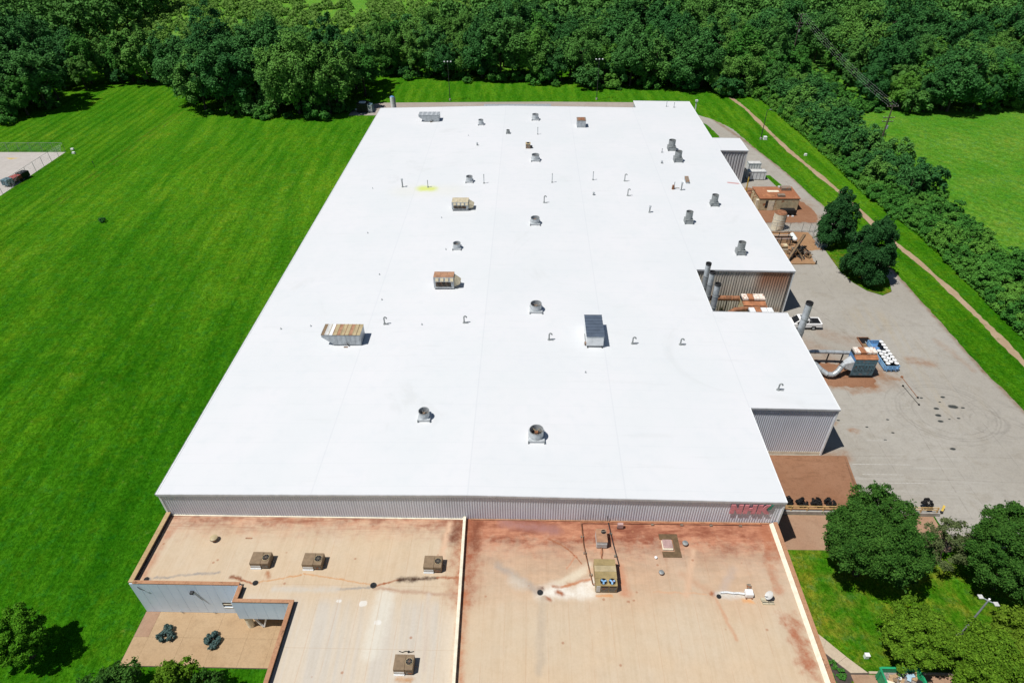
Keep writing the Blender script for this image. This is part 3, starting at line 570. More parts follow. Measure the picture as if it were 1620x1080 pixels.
# ================================================================== FACTORY HALL
def zr(x, y=0): return 8.5-0.0157*abs(x+6.0)
fac = thing('factory_hall', 'huge factory hall with bright white low gable roof and grey corrugated walls', 'building', (0, 0, 0))
def roofq(mb, x0, x1, y0, y1):
    cuts = [x0]+([-6.0] if x0 < -6 < x1 else [])+[x1]
    for a, b in zip(cuts[:-1], cuts[1:]):
        ny_ = max(1, int((y1-y0)/12))
        for j in range(ny_):
            ya = y0+(y1-y0)*j/ny_; yb = y0+(y1-y0)*(j+1)/ny_
            mb.add([(a, ya, zr(a)), (b, ya, zr(b)), (b, yb, zr(b)), (a, yb, zr(a))], [(0, 1, 2, 3)])
rm = MB()
roofq(rm, -38.05, -6.0, 41.52, 165.2); roofq(rm, -6.0, 26.05, 41.52, 165.2); roofq(rm, 26.05, 36.55, 55.2, 74.9); roofq(rm, 26.05, 41.45, 86.3, 165.2); roofq(rm, 27.0, 41.45, 165.2, 170.7); roofq(rm, 41.45, 47.7, 136.7, 144.3)
rm.build('roof', 'white_membrane', fac)
# flashing along the edges
ol = [(-38.05, 41.52), (-6.0, 41.52), (26.05, 41.52), (26.05, 55.2), (36.55, 55.2), (36.55, 74.9), (26.05, 74.9), (26.05, 86.3), (41.45, 86.3), (41.45, 136.7), (47.7, 136.7), (47.7, 144.3), (41.45, 144.3), (41.45, 170.7), (27.0, 170.7), (27.0, 165.2), (-6.0, 165.2), (-38.05, 165.2), (-38.05, 41.52)]
for (a, b), (c, d) in zip(ol[:-1], ol[1:]):
    MB().beam((a, b, zr(a)-0.10), (c, d, zr(c)-0.10), 0.10, 0.26).build('edge_flashing', 'corr_back' if b == d else 'white_metal', fac)
for k in range(41):   # gutter along the left eave, one length per piece
    y0 = 41.6+k*3.01
    MB().box(-38.28, -38.10, y0, y0+2.98, 7.72, 7.90).build('gutter_length', 'fan_metal_dull', fac)
top = lambda x, y: zr(x)-0.04
corr((-37.9, 41.7), (25.9, 41.7), 0, top, 0.26, 0.055, (0, -1)).build('wall', 'corr_front', fac)
corr((25.9, 41.7), (25.9, 55.4), 0, top, 0.3, 0.05, (1, 0)).build('wall', 'corr_lilac', fac)
corr((25.9, 55.4), (36.4, 55.4), 0.55, top, 0.26, 0.05, (0, -1)).build('wall', 'corr_lilac', fac)
corr((36.4, 55.4), (36.4, 74.7), 0.3, top, 0.3, 0.05, (1, 0)).build('wall', 'corr_lilac', fac)
corr((36.4, 74.7), (25.9, 74.7), 0, top, 0.3, 0.05, (0, 1)).build('wall', 'corr_lilac', fac)
corr((25.9, 74.7), (25.9, 86.5), 0, top, 0.3, 0.05, (1, 0)).build('wall', 'corr_lilac', fac)
corr((25.9, 86.5), (41.3, 86.5), 0, top, 0.40, 0.10, (0, -1)).build('wall', 'corr_old', fac)
corr((41.3, 86.5), (41.3, 170.5), 0, top, 0.5, 0.06, (1, 0)).build('wall', 'corr_back', fac)
corr((41.3, 136.9), (47.5, 136.9), 0, top, 0.62, 0.12, (0, -1)).build('wall', 'corr_back', fac)
corr((47.5, 136.9), (47.5, 144.1), 0, top, 0.5, 0.06, (1, 0)).build('wall', 'corr_back', fac)
corr((47.5, 144.1), (41.3, 144.1), 0, top, 0.5, 0.06, (0, 1)).build('wall', 'corr_back', fac)
corr((41.3, 170.5), (27.1, 170.5), 0, top, 0.5, 0.06, (0, 1)).build('wall', 'corr_back', fac)
corr((27.1, 170.5), (27.1, 165.0), 0, top, 0.5, 0.06, (-1, 0)).build('wall', 'corr_back', fac)
corr((27.1, 165.0), (-37.9, 165.0), 0, top, 0.5, 0.06, (0, 1)).build('wall', 'corr_back', fac)
corr((-37.9, 165.0), (-37.9, 41.7), 0, top, 0.5, 0.06, (-1, 0)).build('wall', 'corr_back', fac)
MB().box(26.2, 36.42, 55.34, 55.8, 0.0, 0.52).build('foundation_strip', 'cream', fac)
for (x, y) in ((-37.9, 41.68), (25.93, 41.66), (36.43, 55.36), (41.34, 86.42), (47.55, 136.85)):
    MB().box(x-.10, x+.10, y-.10, y+.10, 0.0, zr(x)-.22).build('corner_trim', 'white_metal', fac)
MB().cyl((40.9, 86.28, 0.1), (40.9, 86.28, zr(41)-.3), 0.07, n=8).build('downpipe', 'dark_metal', fac)
MB().box(-12, 5.6, 165.3, 171.5, 6.75, 7.0).build('awning', 'galvanised', fac)
MB().box(41.6, 41.95, 88.0, 88.6, 5.6, 6.2).build('wall_lamp', 'black', fac)

# sign
sg = thing('wall_sign', 'large faded red block letters spelling three letters high on the front wall', 'sign', (20.62, 41.50, 6.22))
N_ = [(0, 0), (0, 1.4), (.42, 1.4), (.78, .62), (.78, 1.4), (1.2, 1.4), (1.2, 0), (.78, 0), (.42, .78), (.42, 0)]
H_ = [(0, 0), (0, 1.4), (.42, 1.4), (.42, .90), (.80, .90), (.80, 1.4), (1.22, 1.4), (1.22, 0), (.80, 0), (.80, .50), (.42, .50), (.42, 0)]
K_ = [(0, 0), (0, 1.4), (.42, 1.4), (.42, .88), (.78, 1.4), (1.16, 1.4), (.80, .74), (1.32, 0), (.82, 0), (.42, .56), (.42, 0)]
W_ = [(1.22, 1.4), (1.46, 1.4), (1.30, .72), (1.10, .62), (.92, .80)]
def extr(pts, x0, y0, y1):
    mb = MB(); n = len(pts)
    mb.add([(x0+x, y0, z) for x, z in pts]+[(x0+x, y1, z) for x, z in pts], [tuple(range(n)), tuple(range(2*n-1, n-1, -1))]+[(i, (i+1) % n, n+(i+1) % n, n+i) for i in range(n)]); return mb
for pts, x0 in ((N_, 0.0), (H_, 1.36), (K_, 2.74)):
    o = extr(pts, x0, -0.05, 0.03).build('letter', 'sign_red', sg)
o2 = extr(W_, 2.74, -0.045, 0.03).build('wedge', 'sign_green', sg)

# ================================================================== LOW OFFICE BLOCK
ZL = 4.5
low = thing('low_office_block', 'low office wing with rust-stained beige flat roof in front of the hall', 'building', (0, 0, 0))
lr = MB()
for x0, x1, y0, y1 in ((-37.6, -27.1, 33.6, 41.66), (-27.1, -21.75, 31.95, 41.66), (-21.75, 25.3, 10.0, 41.66)):
    lr.add([(x0, y0, ZL), (x1, y0, ZL), (x1, y1, ZL), (x0, y1, ZL)], [(0, 1, 2, 3)])
lr.build('roof', 'beige_membrane', low)
MB().box(-37.55, -6.6, 41.52, 41.64, ZL, ZL+.10).build('wall_flashing', 'cream', low)
MB().box(-5.9, 25.2, 41.52, 41.64, ZL, ZL+.10).build('wall_flashing', 'copper_top', low)
# divider upstand between the two sections
dv = [(-6.62, 41.6), (-6.34, 41.6), (-5.86, 24.0), (-5.6, 10.0), (-5.88, 10.0), (-6.14, 24.0)]
MB().poly(dv, ZL-.02, ZL+.50).build('divider_upstand', 'cream', low)
# parapet walls and coping lengths
def parapet(p0, p1, wd, z, m, ln=2.4, side=0):
    L = math.dist(p0, p1); k = max(1, round(L/ln)); d = ((p1[0]-p0[0])/L, (p1[1]-p0[1])/L)
    for i in range(k):
        a = (p0[0]+d[0]*(L*i/k+.006), p0[1]+d[1]*(L*i/k+.006), z); b = (p0[0]+d[0]*(L*(i+1)/k-.006), p0[1]+d[1]*(L*(i+1)/k-.006), z+(i % 3)*.003)
        MB().beam(a, b, wd, 0.09).build('coping_length', m, low)
    MB().beam((p0[0], p0[1], z-.29), (p1[0], p1[1], z-.29), wd*0.72, 0.50).build('parapet', 'dark_metal' if side else 'wall_blue', low)  # side runs coloured dark to paint in the shadow band on their inner face
ZP = 5.0
parapet((-37.78, 33.45), (-37.78, 41.60), 0.46, ZP, 'coping_tan', side=1)
parapet((-37.55, 33.50), (-27.25, 33.50), 0.34, ZP+.004, 'coping_rust')
parapet((-27.10, 33.33), (-27.10, 31.98), 0.40, ZP, 'coping_rust', side=1)
parapet((-27.30, 31.80), (-21.95, 31.80), 0.34, ZP+.004, 'coping_rust')
parapet((-21.75, 31.97), (-21.75, 10.0), 0.40, ZP, 'coping_rust', side=1)
parapet((25.62, 41.55), (25.62, 10.0), 0.40, 4.80, 'coping_rust')
MB().hexa([(25.05, 10, ZL), (25.42, 10, ZL), (25.42, 41.5, ZL), (25.05, 41.5, ZL), (25.25, 10, ZL+.20), (25.42, 10, ZL+.24), (25.42, 41.5, ZL+.24), (25.25, 41.5, ZL+.20)]).build('edge_strip', 'cream', low)
# front wall: vertical panels with recessed joints
MB().box(-37.80, -27.2, 33.42, 33.60, 0, 4.92).build('wall_backing', 'dark_metal', low)
k = 12; px0 = -37.9; pw = (37.9-27.12)/k
for i in range(k):
    x0 = px0+i*pw+.010; x1 = px0+(i+1)*pw-.010
    if i == 9:   # slit window breaks this panel
        MB().box(x0, x1, 33.34, 33.42, 0, 1.10).build('wall_panel', 'wall_blue', low); MB().box(x0, x1, 33.34, 33.42, 1.92, 4.94).build('wall_panel', 'wall_blue', low)
        wnd = MB().box(x0+.0, x1, 33.30, 33.34, 1.02, 1.10).build('window', 'cream', low)
        MB().box(x0, x1, 33.405, 33.415, 1.10, 1.92).build('pane', 'glass', wnd); MB().box(x0, x1, 33.36, 33.42, 1.50, 1.54).build('mullion', 'cream', wnd)
    else: MB().box(x0, x1, 33.34+.003*(i % 2), 33.42, 0, 4.94).build('wall_panel', 'wall_blue', low)
MB().box(-37.95, -37.82, 33.62, 41.6, 0, 4.9).build('wall', 'wall_blue', low)
k = 6; pw = (27.35-21.6)/k
for i in range(k): MB().box(-27.4+i*pw+.01, -27.4+(i+1)*pw-.01, 31.66+.003*(i % 2), 31.80, 2.05, 4.94).build('canopy_panel', 'wall_blue', low)
MB().box(-27.35, -21.7, 31.80, 33.5, 2.10, 2.22).build('canopy_soffit', 'cream', low)
MB().box(-27.38, -27.26, 31.82, 33.40, 2.05, 4.9).build('canopy_side', 'wall_blue', low)
MB().box(-27.2, -21.8, 33.9, 34.05, 0, 4.4).build('entrance_wall', 'dark_metal', low)
for x0 in (-26.2, -24.9): MB().box(x0, x0+1.1, 33.82, 33.90, 0.05, 2.08).build('entrance_door', 'glass', low)
for s_ in (-1, 1): MB().beam((-25.6, 31.95, 0.05), (-25.6+s_*.75, 31.95, 2.1), 0.13, 0.13).build('canopy_prop', 'white_metal', low)
MB().cyl((-26.9, 32.1, 0), (-26.9, 32.1, 2.1), 0.32, n=16).build('canopy_column', 'cream', low, True)
MB().box(-21.85, -21.65, 10, 31.8, 0, 4.7).build('wall', 'unit_side', low)
MB().box(25.50, 25.78, 10, 41.5, 0, 4.5).build('wall', 'unit_side', low)
wl = MB().box(-32.25, -31.95, 33.05, 33.34, 3.72, 3.95).build('wall_lamp', 'dark_metal', low); MB().beam((-32.1, 33.15, 3.74), (-31.85, 33.0, 3.5), .16, .06).build('lamp_shade', 'galvanised', wl)
MB().path([(-37.2, 33.30, 4.5), (-36.9, 33.15, 4.35), (-36.6, 33.2, 4.1)], .03, 6).build('camera_bracket', 'dark_metal', low)
for x in (-34.3, -31.0): MB().path([(x-.12, 33.30, .30), (x, 33.15, .42), (x+.16, 33.2, .28)], .035, 6).build('hose_bib', 'galvanised', low)
# NB only a shallow piece of the sides further towards the viewer lies below the frame

# ================================================================== ROOFTOP EXHAUST FANS
def fan(x, y, dia, hcyl, curbh, label, dull=False, zroof=None, rust=False):
    z = zr(x) if zroof is None else zroof
    r = dia/2; b = r*1.14
    t = thing('exhaust_fan', label, 'exhaust fan', (x, y, z), 0, 'roof exhaust fans')
    MB().hexa([(-b, -b, 0), (b, -b, 0), (b, b, 0), (-b, b, 0), (-b*.96, -b*.96, curbh), (b*.96, -b*.96, curbh), (b*.96, b*.96, curbh), (-b*.96, b*.96, curbh)]).build('curb', 'curb_white' if not dull else 'fan_metal_dull', t)
    MB().box(-b*1.02, b*1.02, -b*1.02, b*1.02, curbh, curbh+.05).build('flange', 'fan_metal_dull' if dull else 'fan_metal', t)
    h = MB().tube((0, 0, curbh+.05), (0, 0, curbh+hcyl), r, 0.035, 28).build('housing', 'fan_metal_dull' if dull else 'fan_metal', t, True)
    MB().tube((0, 0, curbh+hcyl-.06), (0, 0, curbh+hcyl+.02), r+.02, 0.05, 28).build('rim_band', 'fan_metal_dull', h, True)
    MB().cyl((0, 0, curbh+.06), (0, 0, curbh+.08), r*.97, n=24).build('throat', 'black', t)
    mz = curbh+hcyl*.45
    MB().cyl((0, 0, mz-.25), (0, 0, mz+.2), r*.26, n=14).build('motor', 'motor_grey' if not rust else 'rusty', t, True)
    for a in (0.5, 0.5+math.pi/2): MB().beam((math.cos(a)*r*.95, math.sin(a)*r*.95, mz), (-math.cos(a)*r*.95, -math.sin(a)*r*.95, mz), .06, .05).build('support_strut', 'motor_grey', t)
    for i in range(5):
        a = 2*math.pi*i/5+.3; c, s = math.cos(a), math.sin(a)
        p = [(c*r*.2-s*.10, s*r*.2+c*.10, mz-.32), (c*r*.9-s*r*.22, s*r*.9+c*r*.22, mz-.24), (c*r*.9+s*r*.22, s*r*.9-c*r*.22, mz-.40), (c*r*.2+s*.10, s*r*.2-c*.10, mz-.36)]
        MB().hexa([(q[0], q[1], q[2]-.015) for q in p]+[(q[0], q[1], q[2]+.015) for q in p]).build('blade', 'motor_grey', t)
    if hcyl > .6:
        for s in (-1, 1): MB().beam((s*r*.12, -r*.1, curbh+hcyl*.9), (s*r*.45, r*.75, curbh+hcyl*.55), .05, .03).build('damper_rod', 'bronze_light' if rust else 'galvanised', t)
    for s in (-1, 1): MB().box(s*b*1.0-.04, s*b*1.0+.04, -b*1.14, -b*.95, -.0, curbh+.06).build('curb_leg', 'fan_metal_dull', t)
FANS = [(-11.8, 52.6, 1.22, .85, .28, 'open-top exhaust fan nearest the front edge on the left half of the white roof', 0, 0),
 (1.0, 49.7, 1.55, .95, .30, 'largest exhaust fan with rusty motor inside, closest to the front wall', 0, 1),
 (1.1, 74.4, 1.55, .90, .28, 'round exhaust fan left of the tall blue-roofed box on the white roof', 0, 0),
 (-11.7, 92.0, 1.20, .75, .25, 'small round exhaust fan behind the brown-topped air unit mid-roof', 0, 0),
 (1.1, 100.9, 1.50, .85, .28, 'round exhaust fan alone mid-roof, right of the grey-topped louvred unit', 0, 0),
 (-11.7, 118.5, 1.25, .85, .28, 'round exhaust fan right of the yellow stain on the white roof', 0, 0),
 (1.3, 129.5, 1.55, .95, .30, 'round exhaust fan just in front of the small square box near the roof rear', 0, 0),
 (1.4, 155.0, 1.50, 1.0, .30, 'round exhaust fan at the rear ridge, second row from the back edge', 0, 0),
 (-11.5, 151.4, 1.15, .90, .28, 'round exhaust fan to the right of the rear hooded sheet-metal unit', 0, 0),
 (34.2, 91.6, 1.20, 1.30, .75, 'tall round exhaust fan above the rusty recessed wall, right side of roof', 1, 0),
 (27.9, 102.2, 1.20, 1.35, .75, 'tall round exhaust fan right of centre, second from the rusty recess', 1, 0),
 (34.0, 109.4, 1.20, 1.30, .70, 'tall round exhaust fan beside the right eave, near the tan shed below', 1, 0),
 (31.1, 130.2, 1.45, 1.30, .85, 'front one of the pair of tall exhaust fans near the right rear corner', 1, 0),
 (30.9, 136.6, 1.45, 1.30, .85, 'rear one of the pair of tall exhaust fans near the right rear corner', 1, 0),
 (-4.9, 145.3, .75, .55, .25, 'smallest exhaust fan near the ridge towards the back of the white roof', 1, 0)]
for x, y, d, h, c, lb, dl_, ru in FANS: fan(x, y, d, h, c, lb, bool(dl_), None, bool(ru))

# ================================================================== ROOFTOP AIR UNITS ON THE WHITE ROOF
def hooded(x0, x1, y0, y1, hgt, label, topm, dividers, cols):
    z = zr((x0+x1)/2); cx = (x0+x1)/2; t = thing('makeup_air_unit', label, 'air unit', (cx, y0, z)); hw = (x1-x0)/2; d = y1-y0
    MB().box(-hw, hw, 0, d, .12, hgt).build('casing', 'galvanised', t)
    for s in (-1, 1): MB().box(s*hw*.85-.08, s*hw*.85+.08, .05, d-.05, 0, .12).build('skid', 'fan_metal_dull', t)
    hd = MB(); hx = -hw-1.35
    hd.add([(-hw, 0, hgt), (-hw, d, hgt), (hx, 0, hgt-.02), (hx, d, hgt-.02), (hx, 0, hgt-.38), (hx, d, hgt-.38), (-hw, 0, .25), (-hw, d, .25)], [(0, 1, 3, 2), (2, 3, 5, 4), (4, 5, 7, 6), (0, 2, 4, 6), (1, 7, 5, 3)])
    hd.build('intake_hood', 'galvanised', t)
    n = dividers; w0 = hx; w1 = hw+.06; pw = (w1-w0)/n
    for i in range(n):
        MB().box(w0+i*pw+.012, w0+(i+1)*pw-.012, -.06, d+.06, hgt+.005, hgt+.06).build('roof_sheet', cols[i % len(cols)], t)
        MB().box(w0+i*pw-.03, w0+i*pw+.03, -.06, d+.06, hgt+.06, hgt+.10).build('standing_seam', cols[(i+1) % len(cols)], t)
    for i in range(6): MB().box(-hw+.1+i*(2*hw-.2)/6, -hw+.06+(i+1)*(2*hw-.2)/6, -.03, 0, .2, hgt-.1).build('side_panel', 'galvanised', t)
    MB().path([(.2, -.1, .0), (.2, -.25, .35), (.0, -.15, .55)], .05, 6).build('gas_pipe', 'dark_metal', t)
    MB().box(-.4, .1, -.45, -.3, 0, .12).build('pipe_support', 'motor_grey', t)
hooded(-25.75, -22.0, 66.2, 68.5, 1.75, 'hooded sheet-metal air unit with striped rusty ribbed top on the left of the white roof', 'bronze', 10, ['bronze', 'unit_side', 'white_metal', 'bronze_light', 'copper_top', 'bronze_light', 'bronze_light', 'copper_top', 'bronze_light', 'bronze_light'])
hooded(-25.3, -21.75, 154.0, 156.4, 1.55, 'grey hooded sheet-metal air unit near the rear left corner of the white roof', 'galvanised', 9, ['galvanised', 'fan_metal'])
def louvred(x0, x1, y0, y1, hgt, label, topm):
    z = zr((x0+x1)/2); t = thing('louvred_air_unit', label, 'air unit', ((x0+x1)/2, y0, z)); hw = (x1-x0)/2; d = y1-y0
    MB().box(-hw, hw, .0, d, .25, hgt).build('casing', 'galvanised', t)
    for s in (-1, 1): MB().box(s*hw*.8-.08, s*hw*.8+.08, .1, d-.1, 0, .25).build('skid', 'dark_metal', t)
    for i in range(3): MB().box(-hw+i*2*hw/3+.012, -hw+(i+1)*2*hw/3-.012, .1, d+.05, hgt+.004, hgt+.05).build('roof_sheet', topm, t)
    lv = MB().box(-hw*.80, hw*.72, -.02, 0.0, .42, hgt*.60).build('louvre_recess', 'black', t)
    for i in range(7): MB().beam((-hw*.78, -.04, .47+i*(hgt*.60-.5)/6.5), (hw*.70, -.04, .47+i*(hgt*.60-.5)/6.5), .05, .03).build('louvre_slat', 'motor_grey', lv)
    for i in range(4):
        xx = -hw*.78+i*hw*.48
        MB().hexa([(xx, -.28, hgt*.74), (xx+hw*.30, -.28, hgt*.74), (xx+hw*.30, .0, hgt*.70), (xx, .0, hgt*.70), (xx, -.24, hgt*.80), (xx+hw*.30, -.24, hgt*.80), (xx+hw*.30, .0, hgt*.97), (xx, .0, hgt*.97)]).build('vent_hood', 'unit_tan', t)
    hx = hw+.95
    MB().add([(hw, .1, hgt-.15), (hw, d-.2, hgt-.15), (hx, .1, hgt*.52), (hx, d-.2, hgt*.52), (hx-.12, .1, hgt*.38), (hx-.12, d-.2, hgt*.38), (hw, .1, .35), (hw, d-.2, .35)], [(0, 1, 3, 2), (2, 3, 5, 4), (4, 5, 7, 6), (0, 2, 4, 6), (1, 7, 5, 3)]).build('side_hood', 'unit_tan', t)
    MB().box(-hw, hw, -.16, -.02, .25, .32).build('drip_tray', 'fan_metal', t)
louvred(-14.0, -11.0, 79.8, 81.4, 1.95, 'louvred air unit with rust-brown top and four small vent hoods mid-roof', 'copper_top')
louvred(-13.9, -10.9, 105.8, 107.8, 1.55, 'louvred air unit with grey-tan top in front of the yellow stain', 'unit_tan')
# tall box with blue-grey ribbed top
t = thing('tall_air_unit', 'tall box unit with blue-grey ribbed roof and pale front, right of the ridge', 'air unit', (8.75, 66.1, zr(8.75)))
MB().box(-1.1, 1.1, 0, 4.7, .30, 1.80).build('casing', 'white_metal', t); MB().box(-1.05, 1.05, .03, 4.65, .16, .30).build('base_rail', 'fan_metal_dull', t)
for i in range(7): MB().box(-1.18, 1.18, -.06+i*.685, -.06+(i+1)*.685-.02, 1.805, 1.86).build('roof_sheet', 'blue_roof_metal', t)
for i in range(8): MB().box(-1.2, 1.2, -.09+i*.685, -.04+i*.685, 1.86, 1.91).build('standing_seam', 'blue_roof_metal', t)
for i in range(3): MB().box(-1.06+i*.71, -.39+i*.71, -.025, 0, .36, 1.74).build('front_panel', 'white_metal', t)
for sx in (-1, 1): MB().box(sx*.95-.07, sx*.95+.07, -.12, .0, 0, .2).build('leg', 'dark_metal', t)
MB().path([(-1.25, .6, 0), (-1.25, .6, .7), (-1.25, 1.8, .9)], .04, 6).build('conduit', 'dark_metal', t)
MB().box(-1.35, -1.12, .3, .6, .2, .5).build('junction_box', 'motor_grey', t)
# rear box with rusty lid
t = thing('boxed_air_unit', 'square grey box unit with rusty lid near the back edge of the white roof', 'air unit', (12.15, 149.8, zr(12)))
MB().box(-1.0, 1.0, 0, 2.3, 0, 1.6).build('casing', 'galvanised', t); MB().box(-1.06, 1.06, -.05, 2.35, 1.6, 1.68).build('lid', 'motor_grey', t)
for i in range(2): MB().box(-.95+i*.97, -.02+i*.97, -.02, 0, .1, 1.5).build('side_panel', 'galvanised', t)
MB().box(-.7, .75, .25, 1.9, 1.68, 1.72).build('lid_sheet', 'rusty', t)
t = thing('small_roof_box', 'small square tan-topped box unit behind a round fan near the ridge', 'air unit', (-.28, 136.0, zr(0)))
MB().box(-.5, .5, 0, 1.2, 0, .95).build('casing', 'motor_grey', t); MB().box(-.54, .54, -.04, 1.24, .95, 1.02).build('lid', 'bronze_light', t)
MB().cyl((0, .6, 1.02), (0, .6, 1.12), .3, n=16).build('cap', 'black', t); MB().box(.5, .95, .2, .7, .05, .5).build('control_box', 'dark_metal', t)

# vent pipes
def vpipe(x, y, h, kind, label, r=.07):
    z = zr(x); t = thing('vent_pipe', label, 'vent pipe', (x, y, z), 0, 'small vents on the white roof')
    MB().cyl((0, 0, 0), (0, 0, .22), r*2.6, r*1.3, 12).build('flashing_boot', 'fan_metal_dull', t, True)
    if kind == 'straight':
        MB().cyl((0, 0, .1), (0, 0, h), r, n=10).build('pipe', 'galvanised', t, True); MB().cyl((0, 0, h), (0, 0, h+.12), r*1.7, r*.4, 10).build('rain_cap', 'fan_metal_dull', t, True)
    elif kind == 'goose':
        MB().path([(0, 0, .1), (0, 0, h), (.06, -.0, h+.12), (.18, -.02, h+.18), (.32, -.02, h+.10), (.38, -.02, h-.06)], r, 10).build('gooseneck', 'fan_metal_dull', t, True)
        MB().path([(.1, -.1, .12), (.45, -.16, .1), (.6, -.1, .18)], r*.55, 6).build('conduit', 'fan_metal_dull', t)
    else:
        MB().cyl((0, 0, .1), (0, 0, h), r*1.3, n=10).build('pipe', 'fan_metal_dull', t, True); MB().cyl((0, 0, h), (0, 0, h+.2), r*2.6, r*2.2, 12).build('cowl', 'fan_metal', t, True)
VP = [(-19.8, 71.0, 1.0, 'goose', 'bent vent pipe right of the striped hooded unit'), (-8.8, 71.2, .95, 'goose', 'bent vent pipe on the left half, level with the large fan right of ridge'),
 (2.8, 67.6, .9, 'goose', 'curved gooseneck vent just left of the blue-roofed box'), (13.8, 67.1, .9, 'goose', 'curved gooseneck vent just right of the blue-roofed box'),
 (20.1, 67.1, .8, 'goose', 'curved gooseneck vent farthest right in the front row of vents'), (-24.6, 116.4, 1.5, 'cowl', 'capped vent pipe left of the yellow stain'),
 (-19.6, 116.1, 1.4, 'straight', 'upright vent pipe standing in the yellow stain'), (-8.8, 117.6, 1.8, 'straight', 'tall thin straight vent pipe right of a round fan, left of ridge'),
 (4.5, 118.3, 1.8, 'straight', 'tall thin straight vent pipe right of the ridge mid-rear'), (12.6, 119.8, 1.7, 'straight', 'tall thin straight vent pipe right of the other thin vent on the right half'),
 (18.8, 119.5, 1.3, 'goose', 'rear of two gooseneck vents on the right half'), (18.6, 112.8, 1.2, 'goose', 'front of two gooseneck vents on the right half'),
 (2.8, 109.2, 1.2, 'goose', 'gooseneck vent behind the lone fan right of the ridge'), (21.7, 105.9, 1.1, 'cowl', 'capped vent pipe left of a tall fan on the right half'),
 (1.9, 144.9, 1.6, 'straight', 'thin straight vent pipe at the rear near the ridge'), (29.2, 115.7, 1.4, 'cowl', 'thin capped pipe beside the rust-brown pump on the right half'),
 (34.8, 166.2, 1.4, 'straight', 'left of the two thin pipes on the rear right roof extension'), (36.6, 165.6, 1.2, 'straight', 'right of the two thin pipes on the rear right roof extension'),
 (30.3, 58.5, .8, 'goose', 'crooked vent pipe near the right front notch of the white roof'), (12.2, 112.9, .35, 'cowl', 'tiny low vent stub between thin pipes on the right half'),
 (-11.5, 138.0, .4, 'cowl', 'low round vent stub behind the fan left of the ridge'), (28.6, 134.9, .8, 'straight', 'short pipe left of the rear tall fan pair'), (27.6, 128.9, .35, 'cowl', 'low stub left of the front tall fan of the pair')]
for x, y, h, kd, lb in VP: vpipe(x, y, h, kd, lb, .075 if kd == 'straight' else .09)
for x, y, lb in ((-30.4, 115.9, 'left edge'), (-27.6, 97.6, 'left side, behind the striped hooded unit'), (-21.3, 77.0, 'left side, behind the bent vent pipe'), (-13.5, 91.6, 'left half, beside a small fan'), (-30.0, 70.6, 'far left, beside the striped hooded unit'), (-24.9, 70.4, 'just behind the striped hooded unit'), (-14.6, 70.8, 'between two bent vent pipes'), (-15.5, 103.0, 'in front of the grey-topped louvred unit'), (-13.9, 144.0, 'left of the smallest fan'), (-34.0, 70.0, 'beside the left eave'), (-23.0, 84.0, 'left of the brown-topped louvred unit'), (7.2, 61.0, 'in front of the blue-roofed box')):
    t = thing('roof_anchor', 'tiny dark roof stub, ' + lb, 'roof stub', (x, y, zr(x)))
    MB().cyl((0, 0, 0), (0, 0, .06), .16, .12, 10).build('base', 'fan_metal', t); MB().cyl((0, 0, .06), (0, 0, .24), .05, n=8).build('stub', 'fan_metal_dull', t)
t = thing('roof_pump', 'small rust-brown pump with upright pipe on the right side of the white roof', 'pump', (27.7, 116.1, zr(27.7)))
MB().cyl((0, 0, 0), (0, 0, .8), .28, .22, 12).build('body', 'rusty', t, True); MB().cyl((.15, .1, .6), (.22, .15, 1.4), .05, n=8).build('pipe', 'dark_metal', t); MB().path([(.2, 0, .3), (1.2, 0, .25)], .05, 6).build('feed_pipe', 'motor_grey', t)
t = thing('roof_hatch', 'small grey slanted hatch near the right eave behind the rust-brown pump', 'hatch', (31.0, 119.6, zr(31)))
MB().hexa([(-.35, -.9, 0), (.35, -.9, 0), (.35, .9, 0), (-.35, .9, 0), (-.35, -.9, .3), (.35, -.9, .3), (.35, .9, .75), (-.35, .9, .75)]).build('frame', 'fan_metal', t); MB().beam((0, -.92, .34), (0, .92, .8), .76, .05).build('lid', 'motor_grey', t)

# ================================================================== AIR CONDITIONERS AND FITTINGS ON THE LOW ROOF
def small_ac(x0, x1, y0, y1, h, label):
    t = thing('air_conditioner', label, 'air conditioner', ((x0+x1)/2, y0, ZL), 0, 'small bronze air conditioners'); hw = (x1-x0)/2; d = y1-y0
    MB().box(-hw, hw*.15, 0, d, .10, h).build('casing', 'bronze', t, bevel=.02)
    MB().box(hw*.17, hw, .02, d, .10, h-.01).build('condenser_section', 'bronze', t, bevel=.02)
    MB().box(-hw*.95, hw*.1, -.03, 0, .14, h*.55).build('front_panel', 'unit_side', t)
    MB().box(-hw*1.02, hw*.1, -.10, .0, .0, .12).build('base_rail', 'white_metal', t); MB().box(hw*.1, hw*1.0, -.0, d, .0, .10).build('curb', 'dark_metal', t)
    g_ = MB().cyl((hw*.56, d*.52, h), (hw*.56, d*.52, h+.04), hw*.36, n=24).build('fan_well', 'black', t)
    MB().tube((hw*.56, d*.52, h), (hw*.56, d*.52, h+.055), hw*.39, .03, 24).build('fan_ring', 'bronze_light', g_)
    for i in range(4):
        a = i*math.pi/4; MB().beam((hw*.56+math.cos(a)*hw*.36, d*.52+math.sin(a)*hw*.36, h+.05), (hw*.56-math.cos(a)*hw*.36, d*.52-math.sin(a)*hw*.36, h+.05), .02, .015).build('guard_wire', 'motor_grey', g_)
    gr = MB().box(hw*.28, hw*.9, -.02, .02, .2, h*.62).build('coil_grille', 'black', t)
    for i in range(4): MB().box(hw*.28, hw*.9, -.035, -.02, .23+i*(h*.62-.22)/4, .25+i*(h*.62-.22)/4).build('grille_bar', 'motor_grey', gr)
    MB().path([(hw*1.0, d*.5, .3), (hw*1.25, d*.5, .3), (hw*1.25, d*.5, 0)], .03, 6).build('conduit', 'motor_grey', t)
